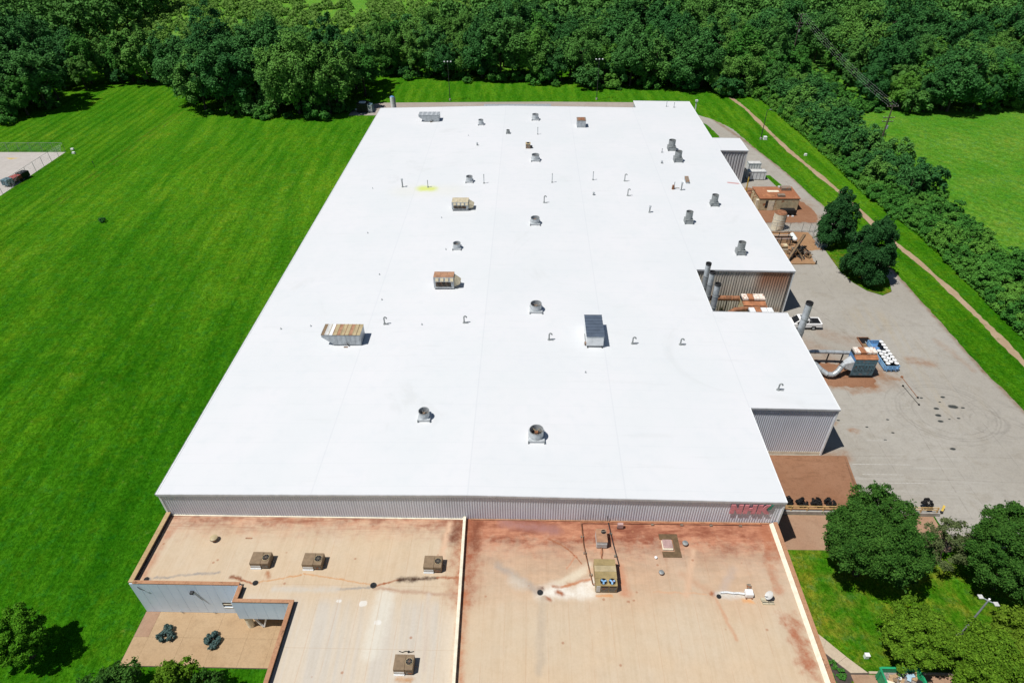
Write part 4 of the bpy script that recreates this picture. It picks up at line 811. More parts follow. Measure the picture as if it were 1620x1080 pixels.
small_ac(-26.95, -25.1, 35.45, 36.75, .88, 'bronze rooftop air conditioner leftmost of the three in a row on the beige roof')
small_ac(-21.8, -19.9, 35.4, 36.7, .90, 'bronze rooftop air conditioner in the middle of the row of three')
small_ac(-9.95, -8.2, 35.3, 36.6, .92, 'bronze rooftop air conditioner beside the dividing strip')
small_ac(-11.2, -9.55, 25.6, 26.9, .92, 'bronze rooftop air conditioner alone at the bottom edge of the beige roof')
t = thing('large_air_conditioner', 'large khaki rooftop air conditioner with two fans and two dark grilles', 'air conditioner', (7.5, 33.5, ZL)); h = 1.22
MB().box(-1.0, 1.0, 0, 2.75, .12, h).build('casing', 'khaki', t, bevel=.02); MB().box(-.95, .95, .03, 2.7, 0, .12).build('curb', 'dark_metal', t)
for i, (y0, y1) in enumerate(((.72, 1.42), (1.44, 2.08), (2.10, 2.78))): MB().box(-1.02, 1.02, y0, y1, h, h+.03).build('top_panel', 'khaki' if i != 1 else 'bronze_light', t)
for x in (-.28, .52):
    f_ = MB().cyl((x, .38, h), (x, .38, h+.05), .33, n=28).build('fan_well', 'black', t); MB().tube((x, .38, h), (x, .38, h+.07), .36, .03, 28).build('fan_ring', 'khaki', f_)
    for i in range(3):
        a = i*2.094+.4; MB().beam((x, .38, h+.055), (x+math.cos(a)*.28, .38+math.sin(a)*.28, h+.06), .16, .015).build('fan_blade', 'light_blue', f_)
for x in (-.5, .25):
    g_ = MB().box(x, x+.68, -.02, 0, .25, h-.18).build('coil_grille', 'black', t)
    for i in range(6): MB().box(x, x+.68, -.035, -.02, .28+i*.115, .30+i*.115).build('grille_bar', 'motor_grey', g_)
MB().box(-.95, -.58, -.025, 0, .2, h-.1).build('access_panel', 'unit_side', t)
t = thing('copper_top_air_unit', 'small rusty-topped air unit close to the tall grey wall on the beige roof', 'air conditioner', (7.5, 38.3, ZL)); h = 1.05
MB().box(-.52, .52, 0, 1.55, .08, h).build('casing', 'unit_side', t, bevel=.02); MB().box(-.55, .55, .0, 1.58, h, h+.04).build('top_panel', 'copper_top', t)
f_ = MB().cyl((.22, 1.2, h+.04), (.22, 1.2, h+.07), .25, n=20).build('fan_well', 'black', t); MB().beam((-.02, 1.2, h+.08), (.46, 1.25, h+.08), .08, .02).build('fan_blade', 'motor_grey', f_)
MB().box(-.5, .5, -.02, 0, .15, h-.3).build('front_panel', 'fan_metal', t)
MB().path([(0, 0, .2), (.05, -.5, .1), (-.1, -1.0, .05), (.0, -1.8, .05)], .05, 6).build('drain_hose', 'rusty', t)
# piping
t = thing('gas_pipe_loop', 'thin rusty gas pipe looping from the wall round both air units', 'pipe', (0, 0, ZL))
MB().path([(5.6, 41.2, .35), (5.7, 38.5, .25), (6.1, 35.5, .22), (6.3, 34.2, .22), (6.5, 34.2, .4)], .045, 6).build('pipe_run', 'rusty', t)
MB().path([(5.6, 41.2, .35), (12.5, 41.25, .38), (24.0, 41.25, .38), (24.0, 41.25, .55)], .05, 6).build('pipe_run', 'rusty_orange', t)
MB().path([(8.3, 41.5, 1.0), (8.4, 41.3, .3), (8.7, 38.5, .25), (9.0, 36.3, .25), (8.5, 36.2, .6)], .04, 6).build('pipe_run', 'dark_metal', t)
for x, y in ((5.65, 39.6), (5.8, 37.7), (6.2, 35.3), (8.55, 40.0), (8.8, 37.4), (13.0, 41.2), (16.0, 41.2), (19.0, 41.2), (22.0, 41.2)): MB().box(x-.14, x+.14, y-.1, y+.1, 0, .18).build('pipe_block', 'motor_grey', t)
t = thing('wall_meter', 'small grey meter box against the wall right of the copper-topped unit', 'meter box', (9.6, 40.6, ZL))
MB().box(-.28, .28, 0, .3, .2, .75).build('cabinet', 'pink_metal', t); MB().box(-.3, -.24, .05, .25, 0, .2).build('leg', 'dark_metal', t); MB().box(.24, .3, .05, .25, 0, .2).build('leg', 'dark_metal', t)
# hatch with walkway pads
t = thing('roof_hatch', 'square pink hatch framed by a U of brown walkway pads', 'hatch', (14.2, 38.6, ZL))
MB().box(-.75, 1.1, .85, 1.5, .004, .06).build('walkway_pad', 'sheet_brown', t); MB().box(.55, 1.12, -.55, .84, .004, .055).build('walkway_pad', 'sheet_brown', t); MB().box(-.70, 1.14, -1.2, -.56, .004, .06).build('walkway_pad', 'sheet_brown', t)
MB().box(-.62, .40, -.42, .62, 0, .22).build('curb', 'cream', t); MB().box(-.56, .34, -.30, .66, .22, .32).build('lid', 'pink_metal', t)
def mush(x, y, r, h, label, m='motor_grey', lm='unit_tan'):
    t = thing('mushroom_vent', label, 'roof vent', (x, y, ZL)); MB().cyl((0, 0, 0), (0, 0, h*.6), r*.62, n=16).build('collar', m, t, True)
    MB().cyl((0, 0, h*.55), (0, 0, h*.85), r, r*.95, 20).build('cap', m, t, True); MB().cyl((0, 0, h*.85), (0, 0, h), r*.95, r*.5, 20).build('cap_top', lm, t, True)
mush(-31.8, 38.6, .40, .55, 'round tan mushroom vent on the left beige roof section', lm='bronze_light')
mush(13.0, 35.6, .26, .35, 'small grey mushroom vent right of the large khaki unit', lm='fan_metal_dull')
mush(15.9, 38.9, .30, .40, 'grey mushroom vent to the right of the pink hatch', lm='fan_metal_dull')
mush(12.75, 37.3, .15, .22, 'tiny white vent stub below the pink hatch', 'white_metal', 'white_metal')
def drain(x, y, r, label):
    t = thing('roof_drain', label, 'roof drain', (x, y, ZL)); MB().tube((0, 0, 0), (0, 0, .07), r, r*.25, 18).build('ring', 'dark_metal', t); MB().cyl((0, 0, .005), (0, 0, .02), r*.7, n=16).build('sump', 'black', t)
    for i in range(5):
        a = i*math.pi/5; MB().beam((math.cos(a)*r*.8, math.sin(a)*r*.8, .10), (-math.cos(a)*r*.8, -math.sin(a)*r*.8, .10), .035, .04).build('dome_bar', 'dark_metal', t)
drain(1.3, 33.4, .28, 'dark roof drain left of the large khaki unit in a white rust-edged patch'); drain(-14.6, 33.85, .30, 'dark roof drain between the two right-hand bronze units of the left section')
drain(-26.0, 33.9, .26, 'dark roof drain in front of the leftmost bronze unit'); drain(-36.7, 34.1, .24, 'dark roof drain in the front left corner of the beige roof'); drain(18.0, 33.3, .22, 'small dark drain at the end of the white flexible duct')
t = thing('flexible_duct', 'crumpled white flexible duct lying on the right of the beige roof', 'duct', (0, 0, ZL))
pp = [(18.2, 33.65, .12), (18.8, 33.7, .14), (19.4, 33.6, .13), (19.9, 33.62, .14), (20.4, 33.5, .2)]
for a, b in zip(pp[:-1], pp[1:]):
    k = 5
    for i in range(k):
        p = Vector(a).lerp(Vector(b), i/k); q = Vector(a).lerp(Vector(b), (i+1)/k); MB().cyl(p, q, .11, .075, 10).build('duct_ring', 'white_metal', t, True)
t = thing('roof_condenser', 'small white condenser box with feet beside a satellite dish', 'condenser', (20.8, 33.45, ZL))
MB().box(-.38, .30, -.3, .3, .16, .62).build('casing', 'white_paint', t, bevel=.02); MB().cyl((.31, 0, .4), (.33, 0, .4), .2, n=16).build('fan', 'black', t)
for sx in (-.3, .22): MB().box(sx-.05, sx+.05, -.38, .34, 0, .16).build('foot', 'rusty', t)
t = thing('roof_panel', 'small grey panel standing behind the white condenser', 'panel', (20.95, 34.15, ZL)); MB().beam((0, -.2, .1), (0, .2, .5), .38, .04).build('panel', 'motor_grey', t); MB().beam((0, .18, .0), (0, .18, .48), .05, .05).build('prop', 'dark_metal', t)
t = thing('satellite_dish', 'grey satellite dish on a ballasted frame at the right of the beige roof', 'satellite dish', (22.3, 32.9, ZL))
dm = MB(); n = 20; dirn = Vector((-.75, -.15, .62)).normalized(); e = dirn.cross(Vector((0, 0, 1))).normalized(); f = dirn.cross(e); c = Vector((.18, .15, .75))
for j, (rr, dd) in enumerate(((0.001, 0), (.18, .02), (.32, .07), (.42, .13))):
    for i in range(n):
        q = 2*math.pi*i/n; dm.v.append(tuple(c+dirn*dd+e*math.cos(q)*rr*.85+f*math.sin(q)*rr*1.1))
for j in range(3):
    for i in range(n): dm.f.append((j*n+i, j*n+(i+1) % n, (j+1)*n+(i+1) % n, (j+1)*n+i))
dm.build('dish', 'unit_side', t, True); MB().cyl((.25, .15, 0), (.22, .15, .7), .04, n=8).build('mast', 'dark_metal', t); MB().beam((.2, .15, .5), (-.35, .0, .85), .04, .04).build('feed_arm', 'dark_metal', t)
for a in ((-.45, -.35, .1, -.05), (.15, -.35, .62, -.05), (-.5, .0, -.05, .3)): MB().box(a[0], a[2], a[1], a[3], 0, .14).build('ballast_block', 'unit_tan', t)
MB().beam((-.45, -.2, .17), (.6, -.2, .17), .05, .05).build('frame_bar', 'dark_metal', t)
t = thing('loose_plank', 'short orange plank lying on the left beige roof section', 'plank', (-28.4, 38.9, ZL)); MB().box(-.33, .33, -.07, .07, 0, .05).build('board', 'copper_top', t)
t = thing('cable_scrap', 'dark scraps of cable behind the air conditioner at the bottom edge', 'cable', (-10.6, 27.5, ZL))
MB().path([(-.5, .1, .04), (-.2, .0, .05), (.1, .12, .04), (.5, .02, .06), (.8, .1, .04)], .035, 6).build('cable', 'black', t); MB().cyl((.35, .05, 0), (.35, .05, .1), .1, n=10).build('coil', 'black', t)
#@@PART2@@
# ================================================================== RIGHT SIDE: STACKS, COLLECTORS, YARD
def stack(x, y, h, r, label):
    t = thing('exhaust_stack', label, 'chimney', (x, y, 0), 0, 'steel exhaust stacks')
    k = 5; z0 = .3
    for i in range(k): MB().cyl((0, 0, z0+(h-z0)*i/k), (0, 0, z0+(h-z0)*(i+1)/k-.03), r, n=20).build('stack_section', 'galvanised', t, True)
    for i in range(1, k): MB().tube((0, 0, z0+(h-z0)*i/k-.06), (0, 0, z0+(h-z0)*i/k+.04), r+.04, .05, 20).build('joint_ring', 'fan_metal_dull', t, True)
    MB().tube((0, 0, h-.05), (0, 0, h+.25), r+.03, .05, 20).build('top_ring', 'dark_metal', t, True)
    MB().cyl((0, 0, h-.04), (0, 0, h), r-.02, n=20).build('throat', 'black', t); MB().box(-r*1.5, r*1.5, -r*1.5, r*1.5, 0, .3).build('base_plinth', 'concrete', t)
stack(27.1, 84.0, 10.3, .40, 'galvanised exhaust stack, rearmost of three in the recess'); stack(27.3, 82.0, 10.0, .42, 'galvanised exhaust stack, middle of three in the recess')
stack(27.5, 79.2, 9.7, .44, 'galvanised exhaust stack, nearest of three in the recess'); stack(37.3, 71.2, 11.9, .46, 'tall single exhaust stack in front of the white pickup truck')

def collector(loc, wd, dp, ht, side, front, label, ledge='rusty_orange', capc=('vent_cap_white', 'rusty_orange', 'vent_cap_white', 'vent_cap_white'), doors=True):
    t = thing('dust_collector', label, 'dust collector', loc); hw = wd/2
    for sx in (-1, 1):
        for y in (.15, dp-.15): MB().box(sx*(hw-.12)-.08, sx*(hw-.12)+.08, y-.08, y+.08, 0, 1.2).build('leg', 'dark_metal', t)
    MB().hexa([(-hw*.55, dp*.25, .5), (hw*.55, dp*.25, .5), (hw*.55, dp*.75, .5), (-hw*.55, dp*.75, .5), (-hw, 0, 1.2), (hw, 0, 1.2), (hw, dp, 1.2), (-hw, dp, 1.2)]).build('hopper', front, t)
    MB().hexa([(-hw, 0, 1.2), (hw, 0, 1.2), (hw, dp, 1.2), (-hw, dp, 1.2), (-hw, .0, ht-.7), (hw, .0, ht-.7), (hw, dp, ht-.7), (-hw, dp, ht-.7)]).build('casing', side, t)
    MB().box(-hw+.02, hw-.02, -.06, 0, .5, ht-.72).build('front_sheet', front, t)
    if doors:
        for i in range(6):
            for j in range(2):
                x = -hw+.18+i*(wd-.36)/6; d_ = MB().box(x, x+(wd-.36)/6-.08, -.10, -.06, 1.35+j*.62, 1.88+j*.62).build('filter_door', front, t)
                MB().cyl((x+.18, -.13, 1.6+j*.62), (x+.18, -.10, 1.6+j*.62), .07, n=8).build('clamp_knob', 'black', d_)
    MB().hexa([(-hw-.02, -.10, ht-.70), (hw+.02, -.10, ht-.70), (hw+.02, dp*.35, ht-.69), (-hw-.02, dp*.35, ht-.69), (-hw-.02, -.08, ht-.66), (hw+.02, -.08, ht-.66), (hw+.02, dp*.35, ht-.42), (-hw-.02, dp*.35, ht-.42)]).build('ledge', ledge, t)
    MB().box(-hw, hw, dp*.35, dp, ht-.69, ht-.28).build('plenum', 'dark_metal', t)
    k = len(capc)
    for i in range(k):
        x = -hw+i*wd/k
        b = MB().box(x+.04, x+wd/k-.04, dp*.33, dp-.02, ht-.28, ht).build('relief_vent', capc[i], t)
        if capc[i] != 'rusty_orange': MB().box(x+.12, x+wd/k-.12, dp*.36, dp*.62, ht, ht+.03).build('vent_lid', capc[i], b)
    return t
c1 = collector((47.2, 70.1, 0), 3.1, 1.9, 4.1, 'blue_paint', 'teal_dark', 'blue dust collector with rusty top beside the drum skip in the yard')
MB().hexa([(-2.6, .25, 1.6), (-1.56, -.0, 1.3), (-1.56, 1.5, 1.3), (-2.6, 1.0, 1.6), (-2.6, .25, 2.3), (-1.56, 0, 2.9), (-1.56, 1.5, 2.9), (-2.6, 1.0, 2.3)]).build('inlet_transition', 'fan_metal', c1)
def duct(name, pts, r, m, label, sup=(), parent=None):
    t = thing(name, label, 'duct', (pts[0][0], pts[0][1], 0)); o = Vector((pts[0][0], pts[0][1], 0))
    P = [Vector(p)-o for p in pts]
    for a, b in zip(P[:-1], P[1:]):
        k = max(1, int((b-a).length/1.1))
        for i in range(k):
            p = a.lerp(b, i/k); q = a.lerp(b, (i+1)/k); MB().cyl(p, q, r, n=18).build('duct_section', m, t, True)
            d = (q-p).normalized(); MB().cyl(q-d*.04, q+d*.04, r+.035, n=18).build('duct_flange', 'fan_metal_dull' if m != 'rusty' else 'rusty_orange', t, True)
    for (x, y, z) in sup: MB().box(x-o.x-.07, x-o.x+.07, y-o.y-.07, y-o.y+.07, 0, z).build('duct_support', 'dark_metal', t)
    return t
duct('curved_duct', [(44.7, 70.7, 2.0), (44.2, 70.4, 1.75), (43.8, 70.1, 1.2), (43.2, 69.9, .75), (42.5, 70.0, .7), (41.7, 70.6, 1.0), (41.0, 71.2, 1.5), (40.2, 71.4, 1.8), (37.0, 71.4, 1.8)], .36, 'galvanised', 'fat segmented grey duct curving from the hall to the blue dust collector', ((44.3, 70.4, 1.3), (41.3, 71.0, .9)))
duct('straight_duct', [(36.5, 73.4, 2.1), (40.0, 73.4, 2.1), (43.0, 73.4, 2.1), (46.6, 73.2, 2.1), (46.9, 72.0, 2.4)], .28, 'galvanised', 'long straight grey duct behind the blue dust collector', ((40.5, 73.4, 1.9), (43.6, 73.4, 1.9), (45.6, 73.3, 1.9)))
struct(MB().sheet(ragged([(41.5, 68.3), (48.8, 68.1), (49.5, 72.3), (41.5, 73.8)], .4, .22), 0.014).build('stained_slab', 'rust_concrete'))
collector((35.2, 83.0, 0), 3.5, 2.2, 4.3, 'tan_metal', 'tan_metal', 'tan rusty dust collector against the rusty wall in the recess', capc=('vent_cap_white', 'rusty_orange', 'vent_cap_white', 'vent_cap_white'), doors=False)
collector((35.4, 79.6, 0), 3.6, 1.8, 4.3, 'tan_metal', 'tan_metal', 'pale-topped dust collector in the recess, half hidden behind the white roof edge', capc=('white_metal', 'rusty_orange', 'white_metal', 'white_metal'), doors=False)
duct('rusty_duct', [(26.2, 85.3, 3.4), (30.0, 85.3, 3.4), (33.3, 85.2, 3.4)], .42, 'rusty', 'straight rusty duct running along the recessed wall', ((28.6, 85.3, 3.0), (31.6, 85.3, 3.0)))
duct('bent_duct', [(30.4, 78.6, 2.6), (30.4, 80.2, 3.0), (30.9, 81.3, 3.3), (31.9, 81.9, 3.5), (33.4, 82.2, 3.5), (36.8, 82.4, 3.5)], .36, 'rusty', 'rusty duct bending in front of the recessed tan collector', ((31.6, 81.7, 3.0),))
t = thing('drum', 'blue steel drum standing among ducts in the recess', 'drum', (32.7, 80.4, 2.2)); MB().cyl((0, 0, 0), (0, 0, 1.1), .42, n=18).build('shell', 'light_blue', t, True); MB().cyl((0, 0, 1.1), (0, 0, 1.16), .44, n=18).build('lid', 'light_blue', t, True); MB().box(-.5, .5, -.5, .5, -2.2, 0).build('stand', 'dark_metal', t)
t = thing('motor_housing', 'cream blower box beside the blue drum in the recess', 'blower', (31.7, 80.2, 2.4)); MB().box(-.32, .32, -.3, .3, 0, .55).build('casing', 'cream', t, bevel=.05); MB().box(-.3, .3, -.3, .3, -2.4, 0).build('stand', 'dark_metal', t); MB().cyl((-.33, 0, .28), (-.45, 0, .28), .18, n=12).build('inlet', 'dark_metal', t)
t = thing('pump_cluster', 'cluster of small tan machinery at the right end of the recess', 'machinery', (38.6, 82.5, 0))
MB().box(-.6, .6, -.4, .6, 0, .9).build('base', 'tan_metal', t); MB().cyl((-.2, .1, .9), (-.2, .1, 2.0), .3, .22, 14).build('cyclone', 'tan_metal', t, True); MB().path([(.3, 0, .9), (.4, .1, 1.6), (.0, .1, 1.9)], .1, 8).build('pipe', 'rusty', t); MB().box(.7, 1.3, -.3, .4, 0, 1.1).build('cabinet', 'motor_grey', t)

# pickup truck (nose towards the hall)
t = thing('pickup_truck', 'white pickup truck parked beside the hall behind the single stack', 'truck', (43.0, 82.4, 0))
def car_side(pts, y0, y1, name, m, parent, bev=.04):
    mb = MB(); n = len(pts); mb.add([(x, y0, z) for x, z in pts]+[(x, y1, z) for x, z in pts], [tuple(range(n)), tuple(range(2*n-1, n-1, -1))]+[(i, (i+1) % n, n+(i+1) % n, n+i) for i in range(n)]); return mb.build(name, m, parent, False, bev)
car_side([(-2.85, .45), (-2.85, .95), (-2.7, 1.08), (-1.5, 1.14), (-.9, 1.16), (.75, 1.16), (.8, 1.10), (2.75, 1.10), (2.8, .5), (1.95, .5), (1.8, .75), (1.3, .75), (1.15, .48), (-1.35, .45), (-1.5, .75), (-2.05, .75), (-2.2, .45)], -.95, .95, 'body', 'white_paint', t)
car_side([(-1.55, 1.14), (-.75, 1.82), (-.6, 1.86), (.55, 1.86), (.72, 1.80), (.78, 1.14)], -.82, .82, 'cab', 'white_paint', t)
MB().hexa([(-1.50, -.72, 1.20), (-1.50, .72, 1.20), (-.83, .66, 1.78), (-.83, -.66, 1.78), (-1.56, -.72, 1.22), (-1.56, .72, 1.22), (-.87, .66, 1.81), (-.87, -.66, 1.81)]).build('windshield', 'glass', t)
for s in (-1, 1):
    for x0, x1, a in ((-1.15, -.32, .35), (-.22, .6, .0)): MB().add([(x0, s*.83, 1.22), (x1, s*.83, 1.22), (x1-.05, s*.83, 1.70), (x0+a, s*.83, 1.70)], [(0, 1, 2, 3)]).build('side_window', 'glass', t)
MB().box(.95, 2.62, -.74, .74, 1.09, 1.115).build('bed_liner', 'black', t)
for s in (-1, 1): MB().box(.85, 2.75, s*.85-.09, s*.85+.09, 1.10, 1.17).build('bed_rail', 'white_paint', t)
MB().box(2.68, 2.80, -.85, .85, .62, 1.16).build('tailgate', 'white_paint', t); MB().box(2.80, 2.93, -.88, .88, .42, .58).build('rear_bumper', 'galvanised', t); MB().box(-2.98, -2.85, -.9, .9, .42, .62).build('front_bumper', 'galvanised', t)
MB().box(-.45, .55, -.5, .5, 1.87, 1.93).build('roof_rack', 'dark_metal', t); MB().box(.86, 1.25, -.7, .7, 1.12, 1.42).build('tool_box', 'dark_metal', t)
for x in (-1.78, 1.55):
    for s in (-1, 1):
        wh = MB().cyl((x, s*.72, .37), (x, s*.96, .37), .37, n=20).build('wheel', 'tyre', t, True); MB().cyl((x, s*.95, .37), (x, s*.985, .37), .2, n=14).build('rim', 'galvanised', wh, True)
for s in (-1, 1): MB().box(-2.9, -2.82, s*.66-.16, s*.66+.16, .75, .93).build('headlight', 'glass', t); MB().box(2.79, 2.83, s*.82-.06, s*.82+.06, .8, 1.08).build('tail_light', 'red_paint', t); MB().box(-1.12, -.98, s*1.02-.09, s*1.02+.09, 1.2, 1.36).build('mirror', 'black', t)

# drum skip
rot = 0.0
t = thing('drum_skip', 'blue open skip loaded with white-lidded drums', 'skip', (52.25, 71.6, 0))
MB().box(-1.0, 1.0, 0, 6.2, .18, .26).build('floor', 'blue_paint', t)
for sx in (-1, 1):
    sd = MB().box(sx*.98-.03, sx*.98+.03, 0, 6.2, .26, .95).build('side_wall', 'light_blue', t)
    for k in range(5): MB().box(sx*1.03-.03, sx*1.03+.03, .1+k*1.45, .2+k*1.45, .2, .95).build('side_rib', 'blue_paint', sd)
MB().box(-.95, .95, -.03, .03, .26, .98).build('end_wall', 'light_blue', t); MB().box(-.95, .95, 6.14, 6.2, .26, .95).build('end_wall', 'light_blue', t)
for x in (-.75, -.1, .55): MB().box(x, x+.12, -.16, -.03, .1, .75).build('end_post', 'light_blue', t)
MB().beam((-.8, -.2, .62), (.8, -.2, .62), .06, .08).build('end_bar', 'blue_paint', t)
for sx in (-.6, .6): MB().box(sx-.06, sx+.06, .1, 6.1, .02, .18).build('skid', 'black', t)
dr = []
for k in range(8): dr.append((.62, .45+k*.72))
for k in range(4): dr.append((-.02, .85+k*.74))
for k in range(5): dr.append((-.62, .42+k*.72))
drm = MB().cyl((0, 0, 0), (0, 0, .88), .29, n=16).mesh('shell', 'black', True); lid = MB().cyl((0, 0, .88), (0, 0, .93), .305, n=18).mesh('lid', 'white_paint', True); bun = MB().cyl((.15, .1, .93), (.15, .1, .96), .04, n=8).mesh('bung', 'black')
for i, (x, y) in enumerate(dr):
    col_ = 'right' if i < 8 else ('middle' if i < 12 else 'left'); n_ = (i if i < 8 else i-8 if i < 12 else i-12)+1
    wordn = ['first', 'second', 'third', 'fourth', 'fifth', 'sixth', 'seventh', 'eighth'][n_-1]
    d_ = thing('white_lidded_drum', 'black drum with white lid, %s from the front in the %s row of the skip' % (wordn, col_), 'drum', (52.25+x, 71.6+y, .27), .7*i, 'drums in the blue skip')
    link('shell', drm, d_); l_ = link('lid', lid, d_); link('bung', bun, l_)
t = thing('steel_ramp', 'rusty steel loading ramp lying behind the blue dust collector', 'ramp', (51.4, 75.6, 0))
MB().box(-.8, .8, 0, 3.8, .03, .10).build('deck', 'black', t); MB().box(-.9, -.78, -.1, 3.9, .02, .22).build('side_rail', 'rusty', t); MB().box(.78, .9, -.1, 3.9, .02, .22).build('side_rail', 'motor_grey', t); MB().box(-.8, .8, 3.78, 3.9, .02, .22).build('end_rail', 'rusty', t)
MB().box(-.06, .08, .3, 2.9, .10, .13).build('light_strip', 'galvanised', t); MB().box(-.74, -.1, .3, 2.4, .10, .12).build('deck_sheet', 'tarp_brown', t)
t = thing('steel_rod', 'long rusty steel rod lying in the yard beyond the drum skip', 'rod', (53.2, 70.3, 0.02)); MB().path([(0, 0, .03), (.1, -2.2, .03), (.2, -4.3, .03)], .045, 6).build('bar', 'rusty', t); MB().cyl((.2, -4.3, 0), (.2, -4.3, .12), .14, n=10).build('end_weight', 'black', t); MB().cyl((0, 0, 0), (0, 0, .16), .18, n=10).build('end_weight', 'rusty', t)
t = thing('steel_rod', 'shorter dark rod lying parallel to the rusty rod in the yard', 'rod', (52.5, 68.4, 0.02)); MB().path([(0, 0, .03), (.4, -3.8, .03)], .035, 6).build('bar', 'dark_metal', t); MB().cyl((.4, -3.8, 0), (.4, -3.8, .1), .14, n=10).build('end_weight', 'black', t); MB().cyl((0, 0, 0), (0, 0, .12), .14, n=10).build('end_weight', 'black', t)
for x, y, lb in ((43.5, 65.0, 'dark'), (40.8, 58.0, 'small')): pass

# retaining wall, railing, shrubs
rw = tag(MB().hexa([(26.0, 46.22, 0), (46.4, 46.22, 0), (46.4, 46.48, 0), (26.0, 46.48, 0), (26.0, 46.22, .60), (46.4, 46.22, .56), (46.4, 46.48, .56), (26.0, 46.48, .60)]).build('retaining_wall', 'concrete'), 'low grey concrete retaining wall under the yellow railing', 'wall')
t = thing('railing', 'yellow-tan two-bar guard railing along the retaining wall', 'railing', (26.2, 46.35, .56))
k = 12
for i in range(k): MB().box(i*1.8-.05, i*1.8+.05, -.05, .05, 0, .85).build('post', 'rail_yellow', t)
for z in (.45, .82):
    for i in range(k-1): MB().box(i*1.8+.05, i*1.8+1.75, -.03, .03, z-.05, z+.05).build('rail', 'rail_yellow', t)
t = thing('bollard_barrier', 'yellow barrier arm leaning at the end of the railing', 'barrier', (46.9, 46.7, 0)); MB().beam((0, 0, .1), (.35, .5, .75), .22, .12).build('arm', 'yellow_paint', t); MB().box(-.12, .12, -.12, .12, 0, .3).build('foot', 'dark_metal', t)

# tan shed and neighbours
t = thing('equipment_shed', 'tan equipment shed with rusty flat roof beside the right eave', 'shed', (47.6, 123.4, 0))
MB().box(0, 8.1, 0, 5.6, 0, 2.6).build('wall', 'tan_metal', t)
MB().box(-.12, 8.22, -.12, 5.72, 2.6, 2.72).build('roof', 'shed_roof', t)
for i in range(5): MB().box(.06+i*1.6, 1.62+i*1.6, -.05, 0, .1, 2.5).build('wall_panel', 'tan_metal', t)
d_ = MB().box(1.9, 3.1, -.09, -.05, .05, 2.15).build('door', 'cream', t); MB().box(2.95, 3.0, -.13, -.09, 1.0, 1.15).build('handle', 'black', d_)
MB().box(1.3, 1.8, -.08, -.05, .6, 2.2).build('louvre', 'dark_metal', t)
dome = MB()
for j in range(5):
    for i in range(20):
        q = 2*math.pi*i/20; a = j/4*math.pi/2; dome.v.append((2.2+math.cos(q)*1.35*math.cos(a)+.0, 1.2+math.sin(q)*.9*math.cos(a), 2.72+math.sin(a)*.35))
for j in range(4):
    for i in range(20): dome.f.append((j*20+i, j*20+(i+1) % 20, (j+1)*20+(i+1) % 20, (j+1)*20+i))
dome.build('roof_dome', 'rusty_orange', t, True)
MB().box(3.8, 5.2, .5, 1.4, 2.72, 3.15).build('roof_vent', 'motor_grey', t); MB().box(5.4, 7.4, 3.6, 4.9, 2.72, 3.3).build('roof_vent', 'motor_grey', t); MB().box(2.4, 4.8, 3.0, 3.8, 2.725, 2.76).build('patch_sheet', 'cream', t); MB().box(5.2, 6.9, 5.0, 5.6, 2.72, 3.0).build('roof_vent', 'unit_side', t)
MB().box(-.5, -.05, .3, .8, 0, 2.2).build('meter_cabinet', 'cream', t)
for k, (x, y) in enumerate(((-.9, 1.6), (-1.4, 2.8), (-.8, 3.6))): MB().path([(x, y, 0), (x, y, 2.2+.3*k), (x+.7, y, 2.4+.3*k)], .09, 8).build('pipe', 'rusty', t)
t = thing('parked_trailer', 'black low trailer parked against the front of the tan shed', 'trailer', (53.2, 121.6, 0)); MB().box(-1.4, 1.4, -.6, .8, .35, 1.05).build('bed', 'black', t); MB().box(-1.5, 1.5, -.7, -.6, .5, 1.2).build('side_board', 'black', t)
for x in (-.8, .8): MB().cyl((x, -.75, .3), (x, -.55, .3), .3, n=14).build('wheel', 'tyre', t); MB().cyl((x, .75, .3), (x, .95, .3), .3, n=14).build('wheel', 'tyre', t)
MB().box(-.3, -.05, -1.2, -.9, 0, .25).build('chock', 'white_metal', t); MB().box(.5, .9, -1.25, -1.0, 0, .25).build('chock', 'white_metal', t)
t = thing('yellow_post_pipe', 'tall yellow pipe standing by the eave behind the tan shed', 'pipe', (47.6, 132.5, 0)); MB().cyl((0, 0, 0), (0, 0, 3.6), .14, n=10).build('pipe', 'yellow_paint', t, True); MB().cyl((0, 0, 3.6), (0, 0, 4.2), .2, n=10).build('head', 'dark_metal', t, True)
t = thing('container', 'pale grey waste container nearer the tan shed', 'container', (51.6, 138.8, 0))
def bin_(t, w_, d, h):
    MB().box(-w_/2, w_/2, 0, d, .15, h).build('body', 'white_metal', t)
    for i in range(5): MB().box(-w_/2+.1+i*(w_-.2)/4.5, -w_/2+.2+i*(w_-.2)/4.5, -.05, 0, .2, h-.05).build('rib', 'galvanised', t)
    MB().box(-w_/2-.05, w_/2+.05, -.05, d+.05, h, h+.06).build('rim', 'galvanised', t); MB().box(-w_/2+.1, w_/2-.1, .1, d-.1, h+.06, h+.10).build('lid', 'unit_side', t)
    for s in (-1, 1): MB().box(s*(w_/2-.3)-.1, s*(w_/2-.3)+.1, 0, d, 0, .15).build('skid', 'black', t)
bin_(t, 3.9, 1.6, 1.9)
t = thing('container', 'pale grey waste container behind, next to the corner wall', 'container', (52.4, 143.8, 0)); bin_(t, 2.9, 1.6, 1.8)
t = thing('storage_tank', 'upright cream tank with rusty lid inside the fence', 'tank', (49.2, 115.4, 0))
MB().cyl((0, 0, 0), (0, 0, 3.4), 1.15, n=28).build('shell', 'cream', t, True); MB().cyl((0, 0, 3.4), (0, 0, 3.6), 1.18, 1.0, 28).build('lid', 'rusty', t, True)
for z in (1.1, 2.2): MB().tube((0, 0, z), (0, 0, z+.06), 1.18, .05, 28).build('hoop', 'unit_side', t)
